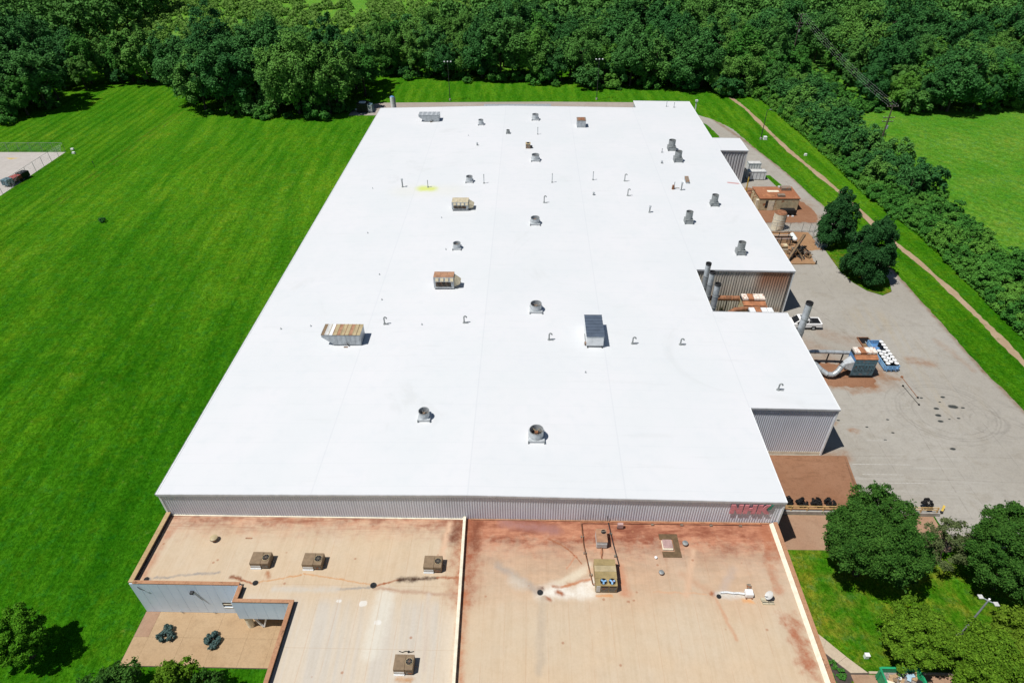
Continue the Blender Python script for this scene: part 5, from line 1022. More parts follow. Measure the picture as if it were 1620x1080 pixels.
for s in (-.2, .2): MB().box(1.2, 1.26, s-.03, s+.03, 0, 3.6).build('ladder_rail', 'dark_metal', t)
for i in range(8): MB().box(1.2, 1.25, -.2, .2, .3+i*.4, .34+i*.4).build('ladder_rung', 'dark_metal', t)
# chain link fence
def fence(pts, h, label, step=2.6, wire=.45):
    t = thing('chain_link_fence', label, 'fence', (pts[0][0], pts[0][1], 0)); o = pts[0]
    wm = MB()
    for a, b in zip(pts[:-1], pts[1:]):
        L = math.dist(a, b); k = max(1, round(L/step)); d = Vector((b[0]-a[0], b[1]-a[1], 0))/L; p0 = Vector((a[0]-o[0], a[1]-o[1], 0))
        for i in range(k+1): MB().cyl(p0+d*(L*i/k), p0+d*(L*i/k)+Vector((0, 0, h)), .045, n=8).build('post', 'fan_metal_dull', t)
        MB().cyl(p0+Vector((0, 0, h-.03)), p0+d*L+Vector((0, 0, h-.03)), .03, n=6).build('top_rail', 'fan_metal_dull', t)
        m = int(L/wire)
        for i in range(m):
            for s in (0, 1):
                x0 = L*i/m; x1 = min(L, x0+h); q = (x0, x1) if s == 0 else (x1, x0)
                if x0+h <= L: wm.beam(p0+d*q[0]+Vector((0, 0, .05)), p0+d*q[1]+Vector((0, 0, h-.05)), .012, .012)
    wm.build('wire_mesh', 'galvanised', t)
fence([(46.0, 113.9), (58.5, 113.9)], 2.0, 'chain-link fence behind the scrap yard and cream tank')
fence([(54.6, 106.8), (54.9, 113.7)], 2.0, 'short chain-link side fence next to the island trees')
fence([(-118.0, 131.0), (-118.4, 156.2), (-175, 156.3)], 2.4, 'long chain-link fence round the far left parking lot', 3.0, .55)
t = thing('gas_cylinder_tank', 'white and teal horizontal gas tank in the scrap yard', 'tank', (50.6, 109.2, .0))
MB().cyl((0, 0, .9), (0, 2.0, .9), .42, n=20).build('shell', 'teal_white', t, True); MB().cyl((0, 2.0, .9), (0, 2.25, .9), .42, .15, 20).build('end_cap', 'white_paint', t, True); MB().cyl((0, 0, .9), (0, -.25, .9), .42, .15, 20).build('end_cap', 'white_paint', t, True)
for y in (.3, 1.7): MB().box(-.35, .35, y-.08, y+.08, 0, .6).build('saddle', 'dark_metal', t)
t = thing('pipe_rack', 'dark steel pipe rack loaded with pipes along the hall in the scrap yard', 'rack', (45.4, 108.3, 0))
for x in (.2, 2.2, 4.0): MB().box(x-.06, x+.06, -.06, .06, 0, 2.0).build('post', 'dark_metal', t); MB().box(x-.06, x+.06, 1.5, 1.62, 0, 2.0).build('post', 'dark_metal', t)
for i in range(6): MB().cyl((-.2, .1+i*.26, 1.2+.15*(i % 3)), (4.4, .1+i*.26, 1.25+.15*(i % 3)), .07, n=8).build('pipe', ['dark_metal', 'galvanised', 'black', 'rusty'][i % 4], t)
MB().beam((0, 0, 2.0), (4.2, 0, 2.0), .1, .1).build('rail', 'black', t); MB().beam((0, 1.56, 2.0), (4.2, 1.56, 2.0), .1, .1).build('rail', 'black', t)
t = thing('conveyor', 'slanting dark conveyor rising out of the scrap yard', 'conveyor', (47.4, 102.6, 0)); MB().beam((-.5, -.6, .4), (4.0, 5.2, 2.6), .5, .25).build('boom', 'dark_metal', t); MB().beam((-.5, -.6, .58), (4.0, 5.2, 2.78), .34, .06).build('belt', 'tarp_brown', t)
for q in (.3, .8): MB().beam((-.5+4.5*q, -.6+5.8*q, 0), (-.5+4.5*q, -.6+5.8*q, .4+2.2*q), .12, .12).build('leg', 'black', t)
rnd = random.Random(3)
t = thing('scrap_heap', 'dark tangled heap of metal scrap near the corner of the dirt pad', 'scrap heap', (50.2, 105.0, 0))
for i in range(60):
    a = rnd.uniform(0, 6.28); r_ = rnd.random()*1.9; h_ = max(.1, 1.9-r_*.8)*rnd.random(); L = rnd.uniform(.4, 1.5)
    p = Vector((math.cos(a)*r_, math.sin(a)*r_*1.1, h_+.1)); d = Vector((rnd.uniform(-1, 1), rnd.uniform(-1, 1), rnd.uniform(-.4, .6))).normalized()*L/2
    q0, q1 = p-d, p+d; q0.z = max(q0.z, .06); q1.z = max(q1.z, .06)
    MB().beam(q0, q1, rnd.uniform(.06, .32), rnd.uniform(.04, .2)).build('scrap_piece', rnd.choice(['black', 'dark_metal', 'black', 'tarp_brown', 'motor_grey']), t)
t = thing('pallet_stack', 'stack of tan crates and boxes next to the hall in the scrap yard', 'crate', (47.3, 106.0, 0))
for i in range(5): MB().box(-.8+.1*i, .9-.05*i, -.5+.04*i, .6, .02+i*.3, .29+i*.3).build('crate', ['tan_metal', 'cardboard', 'cream', 'tarp_brown', 'tan_metal'][i], t)
t = thing('wire_cage', 'grey wire cage bin beside the short fence', 'cage', (55.3, 108.4, 0))
for x in (-.8, .8):
    for y in (-.8, .8): MB().box(x-.05, x+.05, y-.05, y+.05, 0, 1.9).build('corner_post', 'galvanised', t)
for z in (.1, .7, 1.3, 1.85):
    for s in (-1, 1): MB().box(-.8, .8, s*.8-.03, s*.8+.03, z-.03, z+.03).build('rail', 'galvanised', t); MB().box(s*.8-.03, s*.8+.03, -.8, .8, z-.03, z+.03).build('rail', 'galvanised', t)
MB().box(-.7, .7, -.7, .7, .05, .9).build('load', 'teal_dark', t)
t = thing('pad_kerb_post', 'short black post at the corner of the dirt pad', 'post', (52.0, 101.6, 0)); MB().box(-.08, .08, -.08, .08, 0, .7).build('post', 'black', t); MB().box(-6.0, -.1, -.08, .08, 0, .12).build('kerb_timber', 'tarp_brown', t)

# green dumpster with debris
t = thing('green_dumpster', 'green open dumpster full of construction debris at the bottom right', 'dumpster', (33.4, 25.0, 0))
MB().box(-1.6, 1.6, 0, 3.3, .15, .25).build('floor', 'green_paint', t)
for s in (-1, 1):
    sd = MB().hexa([(s*1.55-.05, 0, .2), (s*1.55+.05, 0, .2), (s*1.55+.05, 3.3, .2), (s*1.55-.05, 3.3, .2), (s*1.68-.05, 0, 1.75), (s*1.68+.05, 0, 1.75), (s*1.68+.05, 3.3, 1.75), (s*1.68-.05, 3.3, 1.75)]).build('side_wall', 'green_paint', t)
    for k in range(4): MB().beam((s*1.64, .2+k*.95, .25), (s*1.76, .2+k*.95, 1.7), .12, .12).build('side_rib', 'green_paint', sd)
    MB().box(s*1.72-.08, s*1.72+.08, -.05, 3.35, 1.70, 1.82).build('top_rail', 'green_paint', sd)
MB().box(-1.65, 1.65, 3.22, 3.34, .2, 1.76).build('end_wall', 'green_paint', t); MB().box(-1.65, 1.65, -.05, .07, .2, 1.76).build('end_wall', 'green_paint', t); MB().box(-1.65, 1.65, 3.2, 3.38, 1.76, 1.84).build('top_rail', 'green_paint', t)
MB().box(-1.5, 1.5, .1, 3.2, .25, 1.15).build('debris_fill', 'rubble', t)
for i in range(46):
    x = rnd.uniform(-1.3, 1.3); y = rnd.uniform(.3, 3.0); z = 1.2+rnd.random()*.35; a = rnd.uniform(0, 3.14); L = rnd.uniform(.15, .55)
    d = Vector((math.cos(a), math.sin(a), rnd.uniform(-.3, .3)))*L
    MB().beam(Vector((x, y, z))-d, Vector((x, y, z))+d, rnd.uniform(.08, .5), rnd.uniform(.03, .12)).build('debris_piece', rnd.choice(['cardboard', 'white_paint', 'rubble', 'bronze', 'plastic_blue', 'cardboard', 'cream', 'black']), t)
t = thing('white_utility_box', 'small pale green-white utility box on the lawn near the dumpster', 'utility box', (31.7, 30.1, 0)); MB().box(-.2, .2, -.16, .16, 0, .5).build('cabinet', 'teal_white', t, bevel=.03); MB().box(-.22, .22, -.18, .18, .5, .56).build('lid', 'white_paint', t)
t = thing('parked_car', 'dark parked car at the bottom edge below the yellow-green trees', 'car', (40.3, 26.4, 0), .1)
car_side([(-2.3, .35), (-2.3, .75), (-1.2, .9), (-.6, 1.38), (.9, 1.4), (1.7, .95), (2.2, .9), (2.25, .4)], -.88, .88, 'body', 'galvanised', t, .06)
for s in (-1, 1):
    MB().add([(-1.0, s*.89, .95), (1.4, s*.89, .97), (.85, s*.89, 1.32), (-.55, s*.89, 1.32)], [(0, 1, 2, 3)]).build('side_window', 'glass', t)
    for x in (-1.45, 1.4): MB().cyl((x, s*.7, .32), (x, s*.9, .32), .32, n=16).build('wheel', 'tyre', t, True)
MB().hexa([(-1.22, -.75, .94), (-1.22, .75, .94), (-.66, .7, 1.37), (-.66, -.7, 1.37), (-1.27, -.75, .96), (-1.27, .75, .96), (-.70, .7, 1.39), (-.70, -.7, 1.39)]).build('windshield', 'glass', t)

# light poles, power poles, wires
def lamp(x, y, h, label, heads=1, m='dark_metal'):
    t = thing('light_pole', label, 'light pole', (x, y, 0)); MB().cyl((0, 0, 0), (0, 0, .5), .28, n=14).build('base', 'concrete', t); MB().cyl((0, 0, .5), (0, 0, h), .11, .07, 10).build('pole', m, t, True)
    if heads == 3:
        MB().beam((-1.0, 0, h), (1.0, 0, h), .07, .07).build('crossarm', m, t)
        for xx in (-.95, 0, .95): MB().box(xx-.16, xx+.16, -.4, .15, h+.05, h+.25).build('lamp_head', 'white_metal', t)
    elif heads == 2:
        for s in (-1, 1): MB().beam((0, 0, h), (s*.35, -.25*s, h+.05), .08, .06).build('arm', m, t); MB().box(s*.5-.2, s*.5+.2, -.2-.35*s, .2-.35*s, h, h+.12).build('lamp_head', 'unit_side', t, bevel=.03)
        MB().cyl((0, 0, h+.1), (0, 0, h+.3), .09, n=8).build('finial', 'white_paint', t)
    else: MB().beam((0, 0, h), (.6, 0, h+.1), .08, .07).build('arm', m, t); MB().box(.5, 1.0, -.14, .14, h+.02, h+.16).build('lamp_head', 'fan_metal_dull', t)
lamp(-24.1, 197.6, 11.0, 'three-headed light pole on the rear grass, left one', 3); lamp(20.2, 198.0, 11.4, 'three-headed light pole on the rear grass, right one', 3)
lamp(59.9, 164.6, 7.5, 'dark light pole on the verge beside the dirt path', 1); lamp(41.3, 32.2, 6.4, 'grey light pole rising between the yellow-green trees at the bottom right', 2, 'galvanised')
t = thing('electrical_box', 'pale electrical box at the foot of the verge light pole', 'utility box', (60.9, 164.5, 0)); MB().box(-.4, .4, -.4, .4, 0, .8).build('cabinet', 'white_metal', t, bevel=.03); MB().box(-.5, .5, -.5, .5, 0, .1).build('pad', 'concrete', t)
def ppole(x, y, h, label):
    t = thing('power_pole', label, 'power pole', (x, y, 0)); MB().cyl((0, 0, 0), (0, 0, h), .20, .13, 10).build('pole', 'wood_pole', t, True)
    for z in (h-.4, h-3.0, h-3.9):
        c_ = MB().beam((-1.3, 0, z), (1.3, 0, z), .12, .14).build('crossarm', 'wood_pole', t)
        for xx in (-1.2, -.5, .5, 1.2): MB().cyl((xx, 0, z+.07), (xx, 0, z+.26), .05, n=6).build('insulator', 'unit_side', c_)
    MB().cyl((.3, -.1, h-5.6), (.3, -.1, h-4.8), .22, n=12).build('transformer', 'galvanised', t, True)
ppole(84.9, 154.0, 12.0, 'dark wooden power pole at the corner of the right meadow'); ppole(88.5, 232, 17.0, 'distant wooden power pole among the trees on the right')
for k, (dx, dz) in enumerate(((-1.2, 0), (-.4, 0), (.4, 0), (1.2, 0))):
    mb = MB(); n = 14; prev = None
    for i in range(n+1):
        s = i/n; p = (84.9+dx+(88.5-84.9)*s, 154+(232-154)*s, 11.9+(16.9-11.9)*s-2.0*4*s*(1-s)*.6)
        if prev: mb.cyl(prev, p, .006, n=5, cap=False)
        prev = p
    tag(mb.build('overhead_wire', 'white_paint'), 'thin overhead power line strung between the two wooden poles', 'wire', 'overhead wires')

# far objects
t = thing('flatbed_truck', 'dark and red work truck parked by the far left lot fence', 'truck', (-119.6, 134.6, 0), R(-12)); t.scale = (.72, .78, .72)
MB().box(-1.2, 1.2, 0, 2.2, .5, 2.3).build('cab', 'teal_dark', t, bevel=.1); MB().box(-1.1, 1.1, .1, .2, 1.4, 2.1).build('windshield', 'glass', t); MB().box(-1.2, 1.2, 2.4, 5.2, .8, 2.0).build('load', 'red_paint', t, bevel=.05); MB().box(-1.2, 1.2, 5.3, 8.0, .7, 2.2).build('cargo_body', 'black', t, bevel=.1); MB().box(-1.1, 1.1, .2, 8.0, .5, .7).build('chassis', 'black', t)
for y in (1.0, 4.6, 6.6):
    for s in (-1, 1): MB().cyl((s*.9, y, .5), (s*1.2, y, .5), .5, n=14).build('wheel', 'tyre', t)
t = thing('utility_trailer', 'small dark trailer half cut by the left picture edge', 'trailer', (-121.5, 131.6, 0)); MB().box(-1.0, 1.0, -1.0, 1.0, .4, 1.0).build('bed', 'motor_grey', t); MB().box(-1.0, 1.0, -1.05, -.95, 1.0, 1.4).build('board', 'rusty', t)
for s in (-1, 1): MB().cyl((s*1.0, 0, .35), (s*1.2, 0, .35), .35, n=12).build('wheel', 'tyre', t)
for x, y, lb in ((-117.4, 157.5, 'left of two small white marker stones by the lot corner'), (-115.6, 155.0, 'right of two small white marker stones by the lot corner')):
    t = thing('marker_stone', lb, 'marker', (x, y, 0)); MB().box(-.35, .35, -.25, .25, 0, .45).build('stone', 'white_paint', t, bevel=.08); MB().box(-.42, .42, -.3, .3, 0, .06).build('pad', 'concrete', t)
t = thing('lawn_stake', 'thin dark stake standing in the left lawn', 'stake', (-105.3, 146.1, 0)); MB().cyl((0, 0, 0), (0, 0, 1.5), .05, n=8).build('stake', 'dark_metal', t); MB().box(-.12, .12, -.02, .02, 1.2, 1.5).build('flag', 'dark_metal', t)
t = thing('waste_compactor', 'black waste compactor with white side ladder behind the hall corner', 'compactor', (-47.6, 186.2, 0))
MB().box(-2.3, .9, -.2, 3.0, .2, 2.6).build('body', 'black', t, bevel=.08); MB().hexa([(.9, 0, .2), (2.2, 0, .2), (2.2, 2.6, .2), (.9, 2.6, .2), (.9, 0, 2.3), (1.9, 0, 2.0), (1.9, 2.6, 2.0), (.9, 2.6, 2.3)]).build('hopper', 'teal_dark', t)
for i in range(5): MB().box(1.0, 2.0, -.12, -.04, .5+i*.38, .6+i*.38).build('ladder_rung', 'white_metal', t)
for x in (.98, 2.02): MB().box(x-.05, x+.05, -.12, -.04, .3, 2.5).build('ladder_rail', 'white_metal', t)
MB().box(-1.6, .2, .5, 1.8, 2.6, 2.8).build('hatch', 'white_metal', t); MB().box(-2.6, 2.6, -1.0, 3.4, 0, .03).build('pad', 'concrete', t); MB().box(-2.9, -2.3, .3, 1.0, .8, 1.0).build('handle', 'white_metal', t)
t = thing('upright_tank', 'slim upright pale tank behind the rear left corner of the hall', 'tank', (-40.0, 189.5, 0)); MB().cyl((0, 0, .2), (0, 0, 3.6), .62, n=18).build('shell', 'white_metal', t, True); MB().cyl((0, 0, 3.6), (0, 0, 3.85), .62, .2, 18).build('top', 'blue_paint', t, True); MB().box(.62, .9, -.3, .3, .2, 3.4).build('ladder_cage', 'blue_roof_metal', t)
t = thing('eave_bracket', 'slim pale post standing just outside the rear right corner of the hall', 'post', (43.5, 171.2, 0)); MB().box(-.12, .12, -.12, .12, 0, 8.0).build('post', 'white_metal', t); MB().box(-.3, .3, -.3, .3, 7.6, 8.0).build('cap', 'white_metal', t)
t = thing('path_marker', 'small white marker on the grass beside the dirt path', 'marker', (67.6, 153.5, 0)); MB().box(-.3, .3, -.2, .2, 0, .5).build('block', 'white_paint', t, bevel=.06); MB().box(-.36, .36, -.26, .26, 0, .05).build('pad', 'concrete', t)

# ================================================================== VEGETATION
def crown_np(seed, Rr, zb, zt, npuff, nleaf, lf, lump=.28, bias=.35, gap=0.0, pr=(.2, .34), cone=0.0, sprig=0, jit=.62):
    g = np.random.default_rng(seed)
    d = g.normal(size=(npuff*2, 3)); d /= np.linalg.norm(d, axis=1)[:, None]; d = d[d[:, 2] > -.72][:npuff]; n = len(d)
    hz = (zt-zb)/2; c0 = np.array([0, 0, (zb+zt)/2])
    lob = 1+.16*np.sin(3*np.arctan2(d[:, 1], d[:, 0])+g.uniform(0, 6))+.10*np.sin(5*np.arctan2(d[:, 1], d[:, 0])+4*d[:, 2]+g.uniform(0, 6))
    rad = (1-lump*g.random(n)**1.5)*lob
    p_r = Rr*g.uniform(pr[0], pr[1], n)
    c = c0+d*np.array([Rr, Rr, hz])*(rad*.80)[:, None]
    wgt = p_r**2; idx = g.choice(n, nleaf, p=wgt/wgt.sum())
    q = g.normal(size=(nleaf, 3))*.75+d[idx]*.8+np.array([0, 0, bias]); q /= np.linalg.norm(q, axis=1)[:, None]
    P = c[idx]+q*(p_r[idx]*g.uniform(.55, 1.1, nleaf))[:, None]
    nr = q*.8+np.array([0, 0, .4])+g.normal(size=(nleaf, 3))*jit; nr /= np.linalg.norm(nr, axis=1)[:, None]
    rv = g.normal(size=(nleaf, 3)); t1 = np.cross(nr, rv); t1 /= np.linalg.norm(t1, axis=1)[:, None]; t2 = np.cross(nr, t1)
    s = (lf*g.uniform(.6, 1.35, nleaf))[:, None]
    if sprig:   # twigs that poke out of the outline
        ns = sprig*14; si = g.integers(0, n, sprig); dv = d[si]+g.normal(size=(sprig, 3))*.45; dv /= np.linalg.norm(dv, axis=1)[:, None]
        k = np.repeat(np.arange(sprig), 14); tt = np.tile(np.linspace(.7, 1.55, 14), sprig)
        P2 = c[si][k]+dv[k]*(p_r[si][k]*tt)[:, None]+g.normal(size=(ns, 3))*lf*.8
        P[:ns] = P2
    if cone:
        f = np.clip(1+cone*.45-cone*1.15*(P[:, 2]-zb)/(zt-zb), .12, 2); P[:, :2] *= f[:, None]
    V = np.stack([P+t1*s, P+t2*s*.62, P-t1*s*.9, P-t2*s*.62], 1)
    return V.reshape(-1, 3)
def quads(name, V, mat):
    me = bpy.data.meshes.new(name); n = len(V)//4
    me.vertices.add(len(V)); me.vertices.foreach_set('co', V.astype(np.float32).ravel())
    me.loops.add(n*4); me.loops.foreach_set('vertex_index', np.arange(n*4, dtype=np.int32))
    me.polygons.add(n); me.polygons.foreach_set('loop_start', np.arange(0, n*4, 4, dtype=np.int32))
    try: me.polygons.foreach_set('loop_total', np.full(n, 4, dtype=np.int32))
    except Exception: pass
    me.update(calc_edges=True); me.materials.append(MAT[mat]); return me
def trunk_mesh(seed, h, r, top, Rr):
    g = random.Random(seed); mb = MB(); p = Vector((0, 0, 0)); k = 4; px_, py_ = 0, 0; pts = [(Vector((0, 0, -.1)), r*1.35)]
    for i in range(1, k+1):
        px_ += g.uniform(-.2, .2); py_ += g.uniform(-.2, .2); pts.append((Vector((px_, py_, h*i/k)), r*(1-.18*i)))
    for (a, ra), (b, rb) in zip(pts[:-1], pts[1:]): mb.cyl(a, b, ra, rb, 9, False)
    for i in range(6):
        a = i*1.05+g.uniform(-.3, .3); s = pts[2+i % 3][0]; e = Vector((math.cos(a)*Rr*.55, math.sin(a)*Rr*.55, s.z+(top-s.z)*g.uniform(.35, .75)))
        m_ = s.lerp(e, .5)+Vector((0, 0, -.3)); mb.cyl(s, m_, r*.42, r*.28, 7, False); mb.cyl(m_, e, r*.28, r*.1, 7, False)
    return mb.mesh('trunk', 'bark', True)
# --- forest prototypes (mesh data only; every tree is its own object)
FT = []
for k, (Rr, zb, zt, cn) in enumerate(((5.6, 2.2, 15.5, 0), (6.8, 2.4, 17.0, .15), (4.6, 1.2, 12.0, 0), (6.2, 1.0, 15.0, .3), (4.2, 2.5, 19.0, .35), (8.0, 2.0, 15.5, 0), (5.2, .8, 13.0, .2), (7.2, 2.0, 20.0, .1))):
    V = crown_np(20+k, Rr, zb, zt, 58, 10500, .25, .6, .75, pr=(.11, .29), cone=cn, sprig=60, jit=.42)
    V2 = crown_np(80+k, Rr*.60, zb*.8, zt*.70, 14, 900, .42, .2, .2, cone=cn)
    FT.append((quads('crown', np.vstack([V, V2]), 'leaf_forest' if k not in (2, 6) else 'leaf_bright'), trunk_mesh(k, zt*.55, .30, zt*.8, Rr)))
SH = []
for k, (Rr, zt) in enumerate(((2.3, 3.0), (2.7, 3.8), (2.0, 2.4), (3.1, 4.6))):
    SH.append((quads('foliage', crown_np(50+k, Rr, -.6, zt, 32, 3800, .17, .6, .7, pr=(.14, .32), jit=.45), 'leaf_bright' if k != 3 else 'leaf_forest'), MB().cyl((0, 0, 0), (0, 0, zt*.6), .09, .04, 6).mesh('stem', 'bark')))
def yedge(x):
    pts = [(-260, 181), (-152, 180), (-145, 182), (-139, 216), (-119, 216), (-104, 205), (-99, 184), (-57, 184), (-51, 188), (-47, 224), (-28, 219), (2, 215), (31, 209), (48, 206), (62, 203), (74, 198), (84, 192), (90, 187), (115, 184), (130, 184), (139, 188), (170, 188), (260, 175)]
    for (a, b), (c, d) in zip(pts[:-1], pts[1:]):
        if a <= x <= c: return b+(d-b)*(x-a)/(c-a)
    return 188
rn = random.Random(11); cand = []
sp = 8.6
for j in range(0, 22):
    for i in range(-34, 36):
        x = i*sp+(sp/2 if j % 2 else 0)+rn.uniform(-2.6, 2.6); y = 186+j*sp*.92+rn.uniform(-2.4, 2.4)
        if y < yedge(x)+1.5 or abs(x) > .86*(y*.79+36)+10: continue
        if -172 < x < -20 and y > (226 if x < -60 else 226+(x+60)*1.3)+7*math.sin(x*.13): continue                      # open scrub land
        if 82 < x < 94 and y < 245: continue                             # power line corridor
        if y > 345: continue
        cand.append((y, x))
# explicit front row to follow the wood's edge
x = -215.0
while x < 175:
    if not 78 < x < 96: cand.append((yedge(x)+rn.uniform(2.0, 5.0), x))
    x += rn.uniform(5.2, 8.0)
cand.sort()
ind = cand[:300]; rest = cand[300:]
def zone(x, y):
    for lim, a in ((-150, 'at the far left'), (-120, 'left of the grass clearing'), (-98, 'behind the grass clearing'), (-72, 'in the left lawn clump'), (-46, 'near the black compactor'), (-10, 'behind the hall, left part'), (30, 'behind the hall, right part'), (66, 'behind the dirt path end'), (100, 'beside the power line'), (140, 'beyond the right meadow'), (999, 'at the far right')):
        if x < lim: return a, 'trees '+a
ORD = 'first second third fourth fifth sixth seventh eighth ninth tenth eleventh twelfth thirteenth fourteenth fifteenth sixteenth seventeenth eighteenth'.split()
rows = {}
for y, x in sorted(ind, key=lambda q: q[1]):
    if y < yedge(x)+10: rows.setdefault(zone(x, y)[0], []).append((y, x))
for n, (y, x) in enumerate(ind):
    front = y < yedge(x)+10
    k = rn.choice((0, 3, 3, 5, 6)) if front else rn.randrange(8)
    ze, gr = zone(x, y); s = rn.choice((.72, .9, 1.0, 1.1, 1.3))*rn.uniform(.9, 1.08)
    if x > 70: s *= .9
    if -110 < x < -20 and y > 205: s *= .85
    if -98 < x < -46: s *= 1.08
    depth = 'first row' if front else ('middle rows' if y < yedge(x)+32 else 'back rows')
    if front and rows[ze].index((y, x)) < len(ORD): depth_l = 'edge row, %s from left' % ORD[rows[ze].index((y, x))]
    else: depth_l = depth
    t = thing('forest_tree', '%s forest tree %s, %s' % ('bright green' if k in (2, 6) else 'dark green', ze, depth_l), 'tree', (x, y, 0), rn.uniform(0, 6.28), '%s, %s' % (gr, depth))
    t.scale = (s*rn.uniform(.92, 1.1), s*rn.uniform(.92, 1.1), s*rn.uniform(.88, 1.12))
    link('crown', FT[k][0], t); link('trunk', FT[k][1], t)
# distant woodland as one mass
lo = [crown_np(200+k, 5.8, 1.5, 15.5, 34, 1500, .60, .34, .35) for k in range(4)]
acc = []
for y, x in rest:
    V = lo[rn.randrange(4)]; a = rn.uniform(0, 6.28); s = rn.uniform(.8, 1.12); c_, s_ = math.cos(a), math.sin(a)
    W = V*s; acc.append(np.stack([W[:, 0]*c_-W[:, 1]*s_+x, W[:, 0]*s_+W[:, 1]*c_+y, W[:, 2]], 1))
fw_ = link('distant_woodland', quads('distant_woodland', np.vstack(acc), 'leaf_forest')); fw_['kind'] = 'stuff'; fw_['label'] = 'distant green woodland filling the top of the view'
# undergrowth skirt along the edge of the woods: bushes one can tell apart are things
edge_b = []
x = -150.0
while x < 160:
    yb = yedge(x)
    if 70 < x < 90: x += 3; continue
    edge_b.append((x+rn.uniform(-1, 1), yb+rn.choice((-1.6, 0, .8, 1.5, 2.5)))); x += rn.choice((1.6, 2.2, 3.0, 6.5, 9.0))
for x, y in edge_b:
    ze, gr = zone(x, y); k = rn.randrange(4); s = rn.choice((.5, .7, .9, 1.3, 1.6))*rn.uniform(.85, 1.15)
    t = thing('edge_bush', 'low bush at the wood edge ' + ze, 'bush', (x, y, 0), rn.uniform(0, 6.28), 'bushes along the wood edge, ' + gr); t.scale = (s, s, s*rn.uniform(.7, 1.1))
    link('foliage', SH[k][0], t); link('stem', SH[k][1], t)
# hedgerow on the right
def interp(y, pts):
    for (a, b), (c, d) in zip(pts[:-1], pts[1:]):
        if a <= y <= c: return b+(d-b)*(y-a)/(c-a)
    return pts[-1][1]
LFT = [(40, 77.5), (60, 77.5), (79, 77), (93, 77), (113, 76.8), (134, 73.8), (158, 73.2), (193, 71), (205, 70)]; RGT = [(40, 87), (60, 87), (98, 86.5), (127, 87), (156, 86.5), (179, 83.5), (205, 88)]
y = 52.0; n = 0
while y < 204:
    a, b = interp(y, LFT), interp(y, RGT); x = a+.6
    while x < b:
        tall = y > 132 and a+1 < x < b-1 and rn.random() < .5
        k = 3 if tall else rn.choice((0, 1, 1, 2, 0)); s = rn.uniform(1.1, 1.6) if tall else rn.uniform(.75, 1.1)
        band = 'between path and meadow' ; part = ['nearest the right picture edge', 'level with the tyre rings', 'level with the drum skip', 'level with the pickup', 'level with the island trees', 'level with the tan shed', 'below the power pole', 'beside the verge light pole', 'at the far end'][min(8, int((y-52)/17))]+(', path side' if x < (a+b)/2 else ', meadow side')
        t = thing('hedge_shrub', '%s in the hedgerow %s' % ('tall dark shrub' if tall else 'leafy green shrub', part), 'shrub', (x+rn.uniform(-.8, .8), y+rn.uniform(-1, 1), 0), rn.uniform(0, 6.28), 'hedgerow shrubs, %s, %s' % ('tall' if tall else 'low', part)); t.scale = (s, s, s*rn.uniform(.85, 1.15))
        link('foliage', SH[k][0], t); link('stem', SH[k][1], t); n += 1
        x += rn.uniform(2.6, 3.6)
    y += 3.2
acc = []; ug = np.random.default_rng(77); N_u = 52000
yy = ug.uniform(45, 206, N_u); lo_ = np.interp(yy, [a for a, b in LFT], [b for a, b in LFT])-1.6; hi_ = np.interp(yy, [a for a, b in RGT], [b for a, b in RGT])+1.4
xx = lo_+(hi_-lo_)*ug.random(N_u); zz = 0.25+1.0*np.clip(np.sin(xx*.9+yy*.35)*np.sin(yy*.55-xx*.2)*.6+.5, 0, 1)*ug.random(N_u)**.5
P = np.stack([xx, yy, zz], 1); nr = ug.normal(size=(N_u, 3))*.5+np.array([0, 0, 1.0]); nr /= np.linalg.norm(nr, axis=1)[:, None]
t1 = np.cross(nr, ug.normal(size=(N_u, 3))); t1 /= np.linalg.norm(t1, axis=1)[:, None]; t2 = np.cross(nr, t1); sz = ug.uniform(.12, .28, N_u)[:, None]
un = link('undergrowth', quads('undergrowth', np.stack([P+t1*sz, P+t2*sz*.7, P-t1*sz, P-t2*sz*.7], 1).reshape(-1, 3), 'leaf_bright')); un['kind'] = 'stuff'; un['label'] = 'tangled low undergrowth filling the hedgerow strip'
# brush under the power line
for i in range(26):
    x = rn.uniform(80, 95); y = rn.uniform(196, 246); s = rn.uniform(1.0, 1.7); k = rn.choice((0, 2, 0, 1))
    t = thing('corridor_bush', 'bright bush in the cleared strip under the power line', 'bush', (x, y, 0), rn.uniform(0, 6.28), 'bushes under the power line'); t.scale = (s, s, s)
    link('foliage', SH[k][0], t); link('stem', SH[k][1], t)
# pale scrub land top left: uncountable
acc = []; lowb = [crown_np(300+k, 2.6, -.8, 3.0, 18, 420, .42, .3, .5) for k in range(3)]
for i in range(1500):
    x = rn.uniform(-200, -10); y = rn.uniform(236, 400); V = lowb[i % 3]*rn.uniform(.35, 1.1); acc.append(V+np.array([x, y, 0]))
sc_ = link('scrub', quads('scrub', np.vstack(acc), 'leaf_scrub')); sc_['kind'] = 'stuff'; sc_['label'] = 'pale yellow-green scrub beyond the left wood'
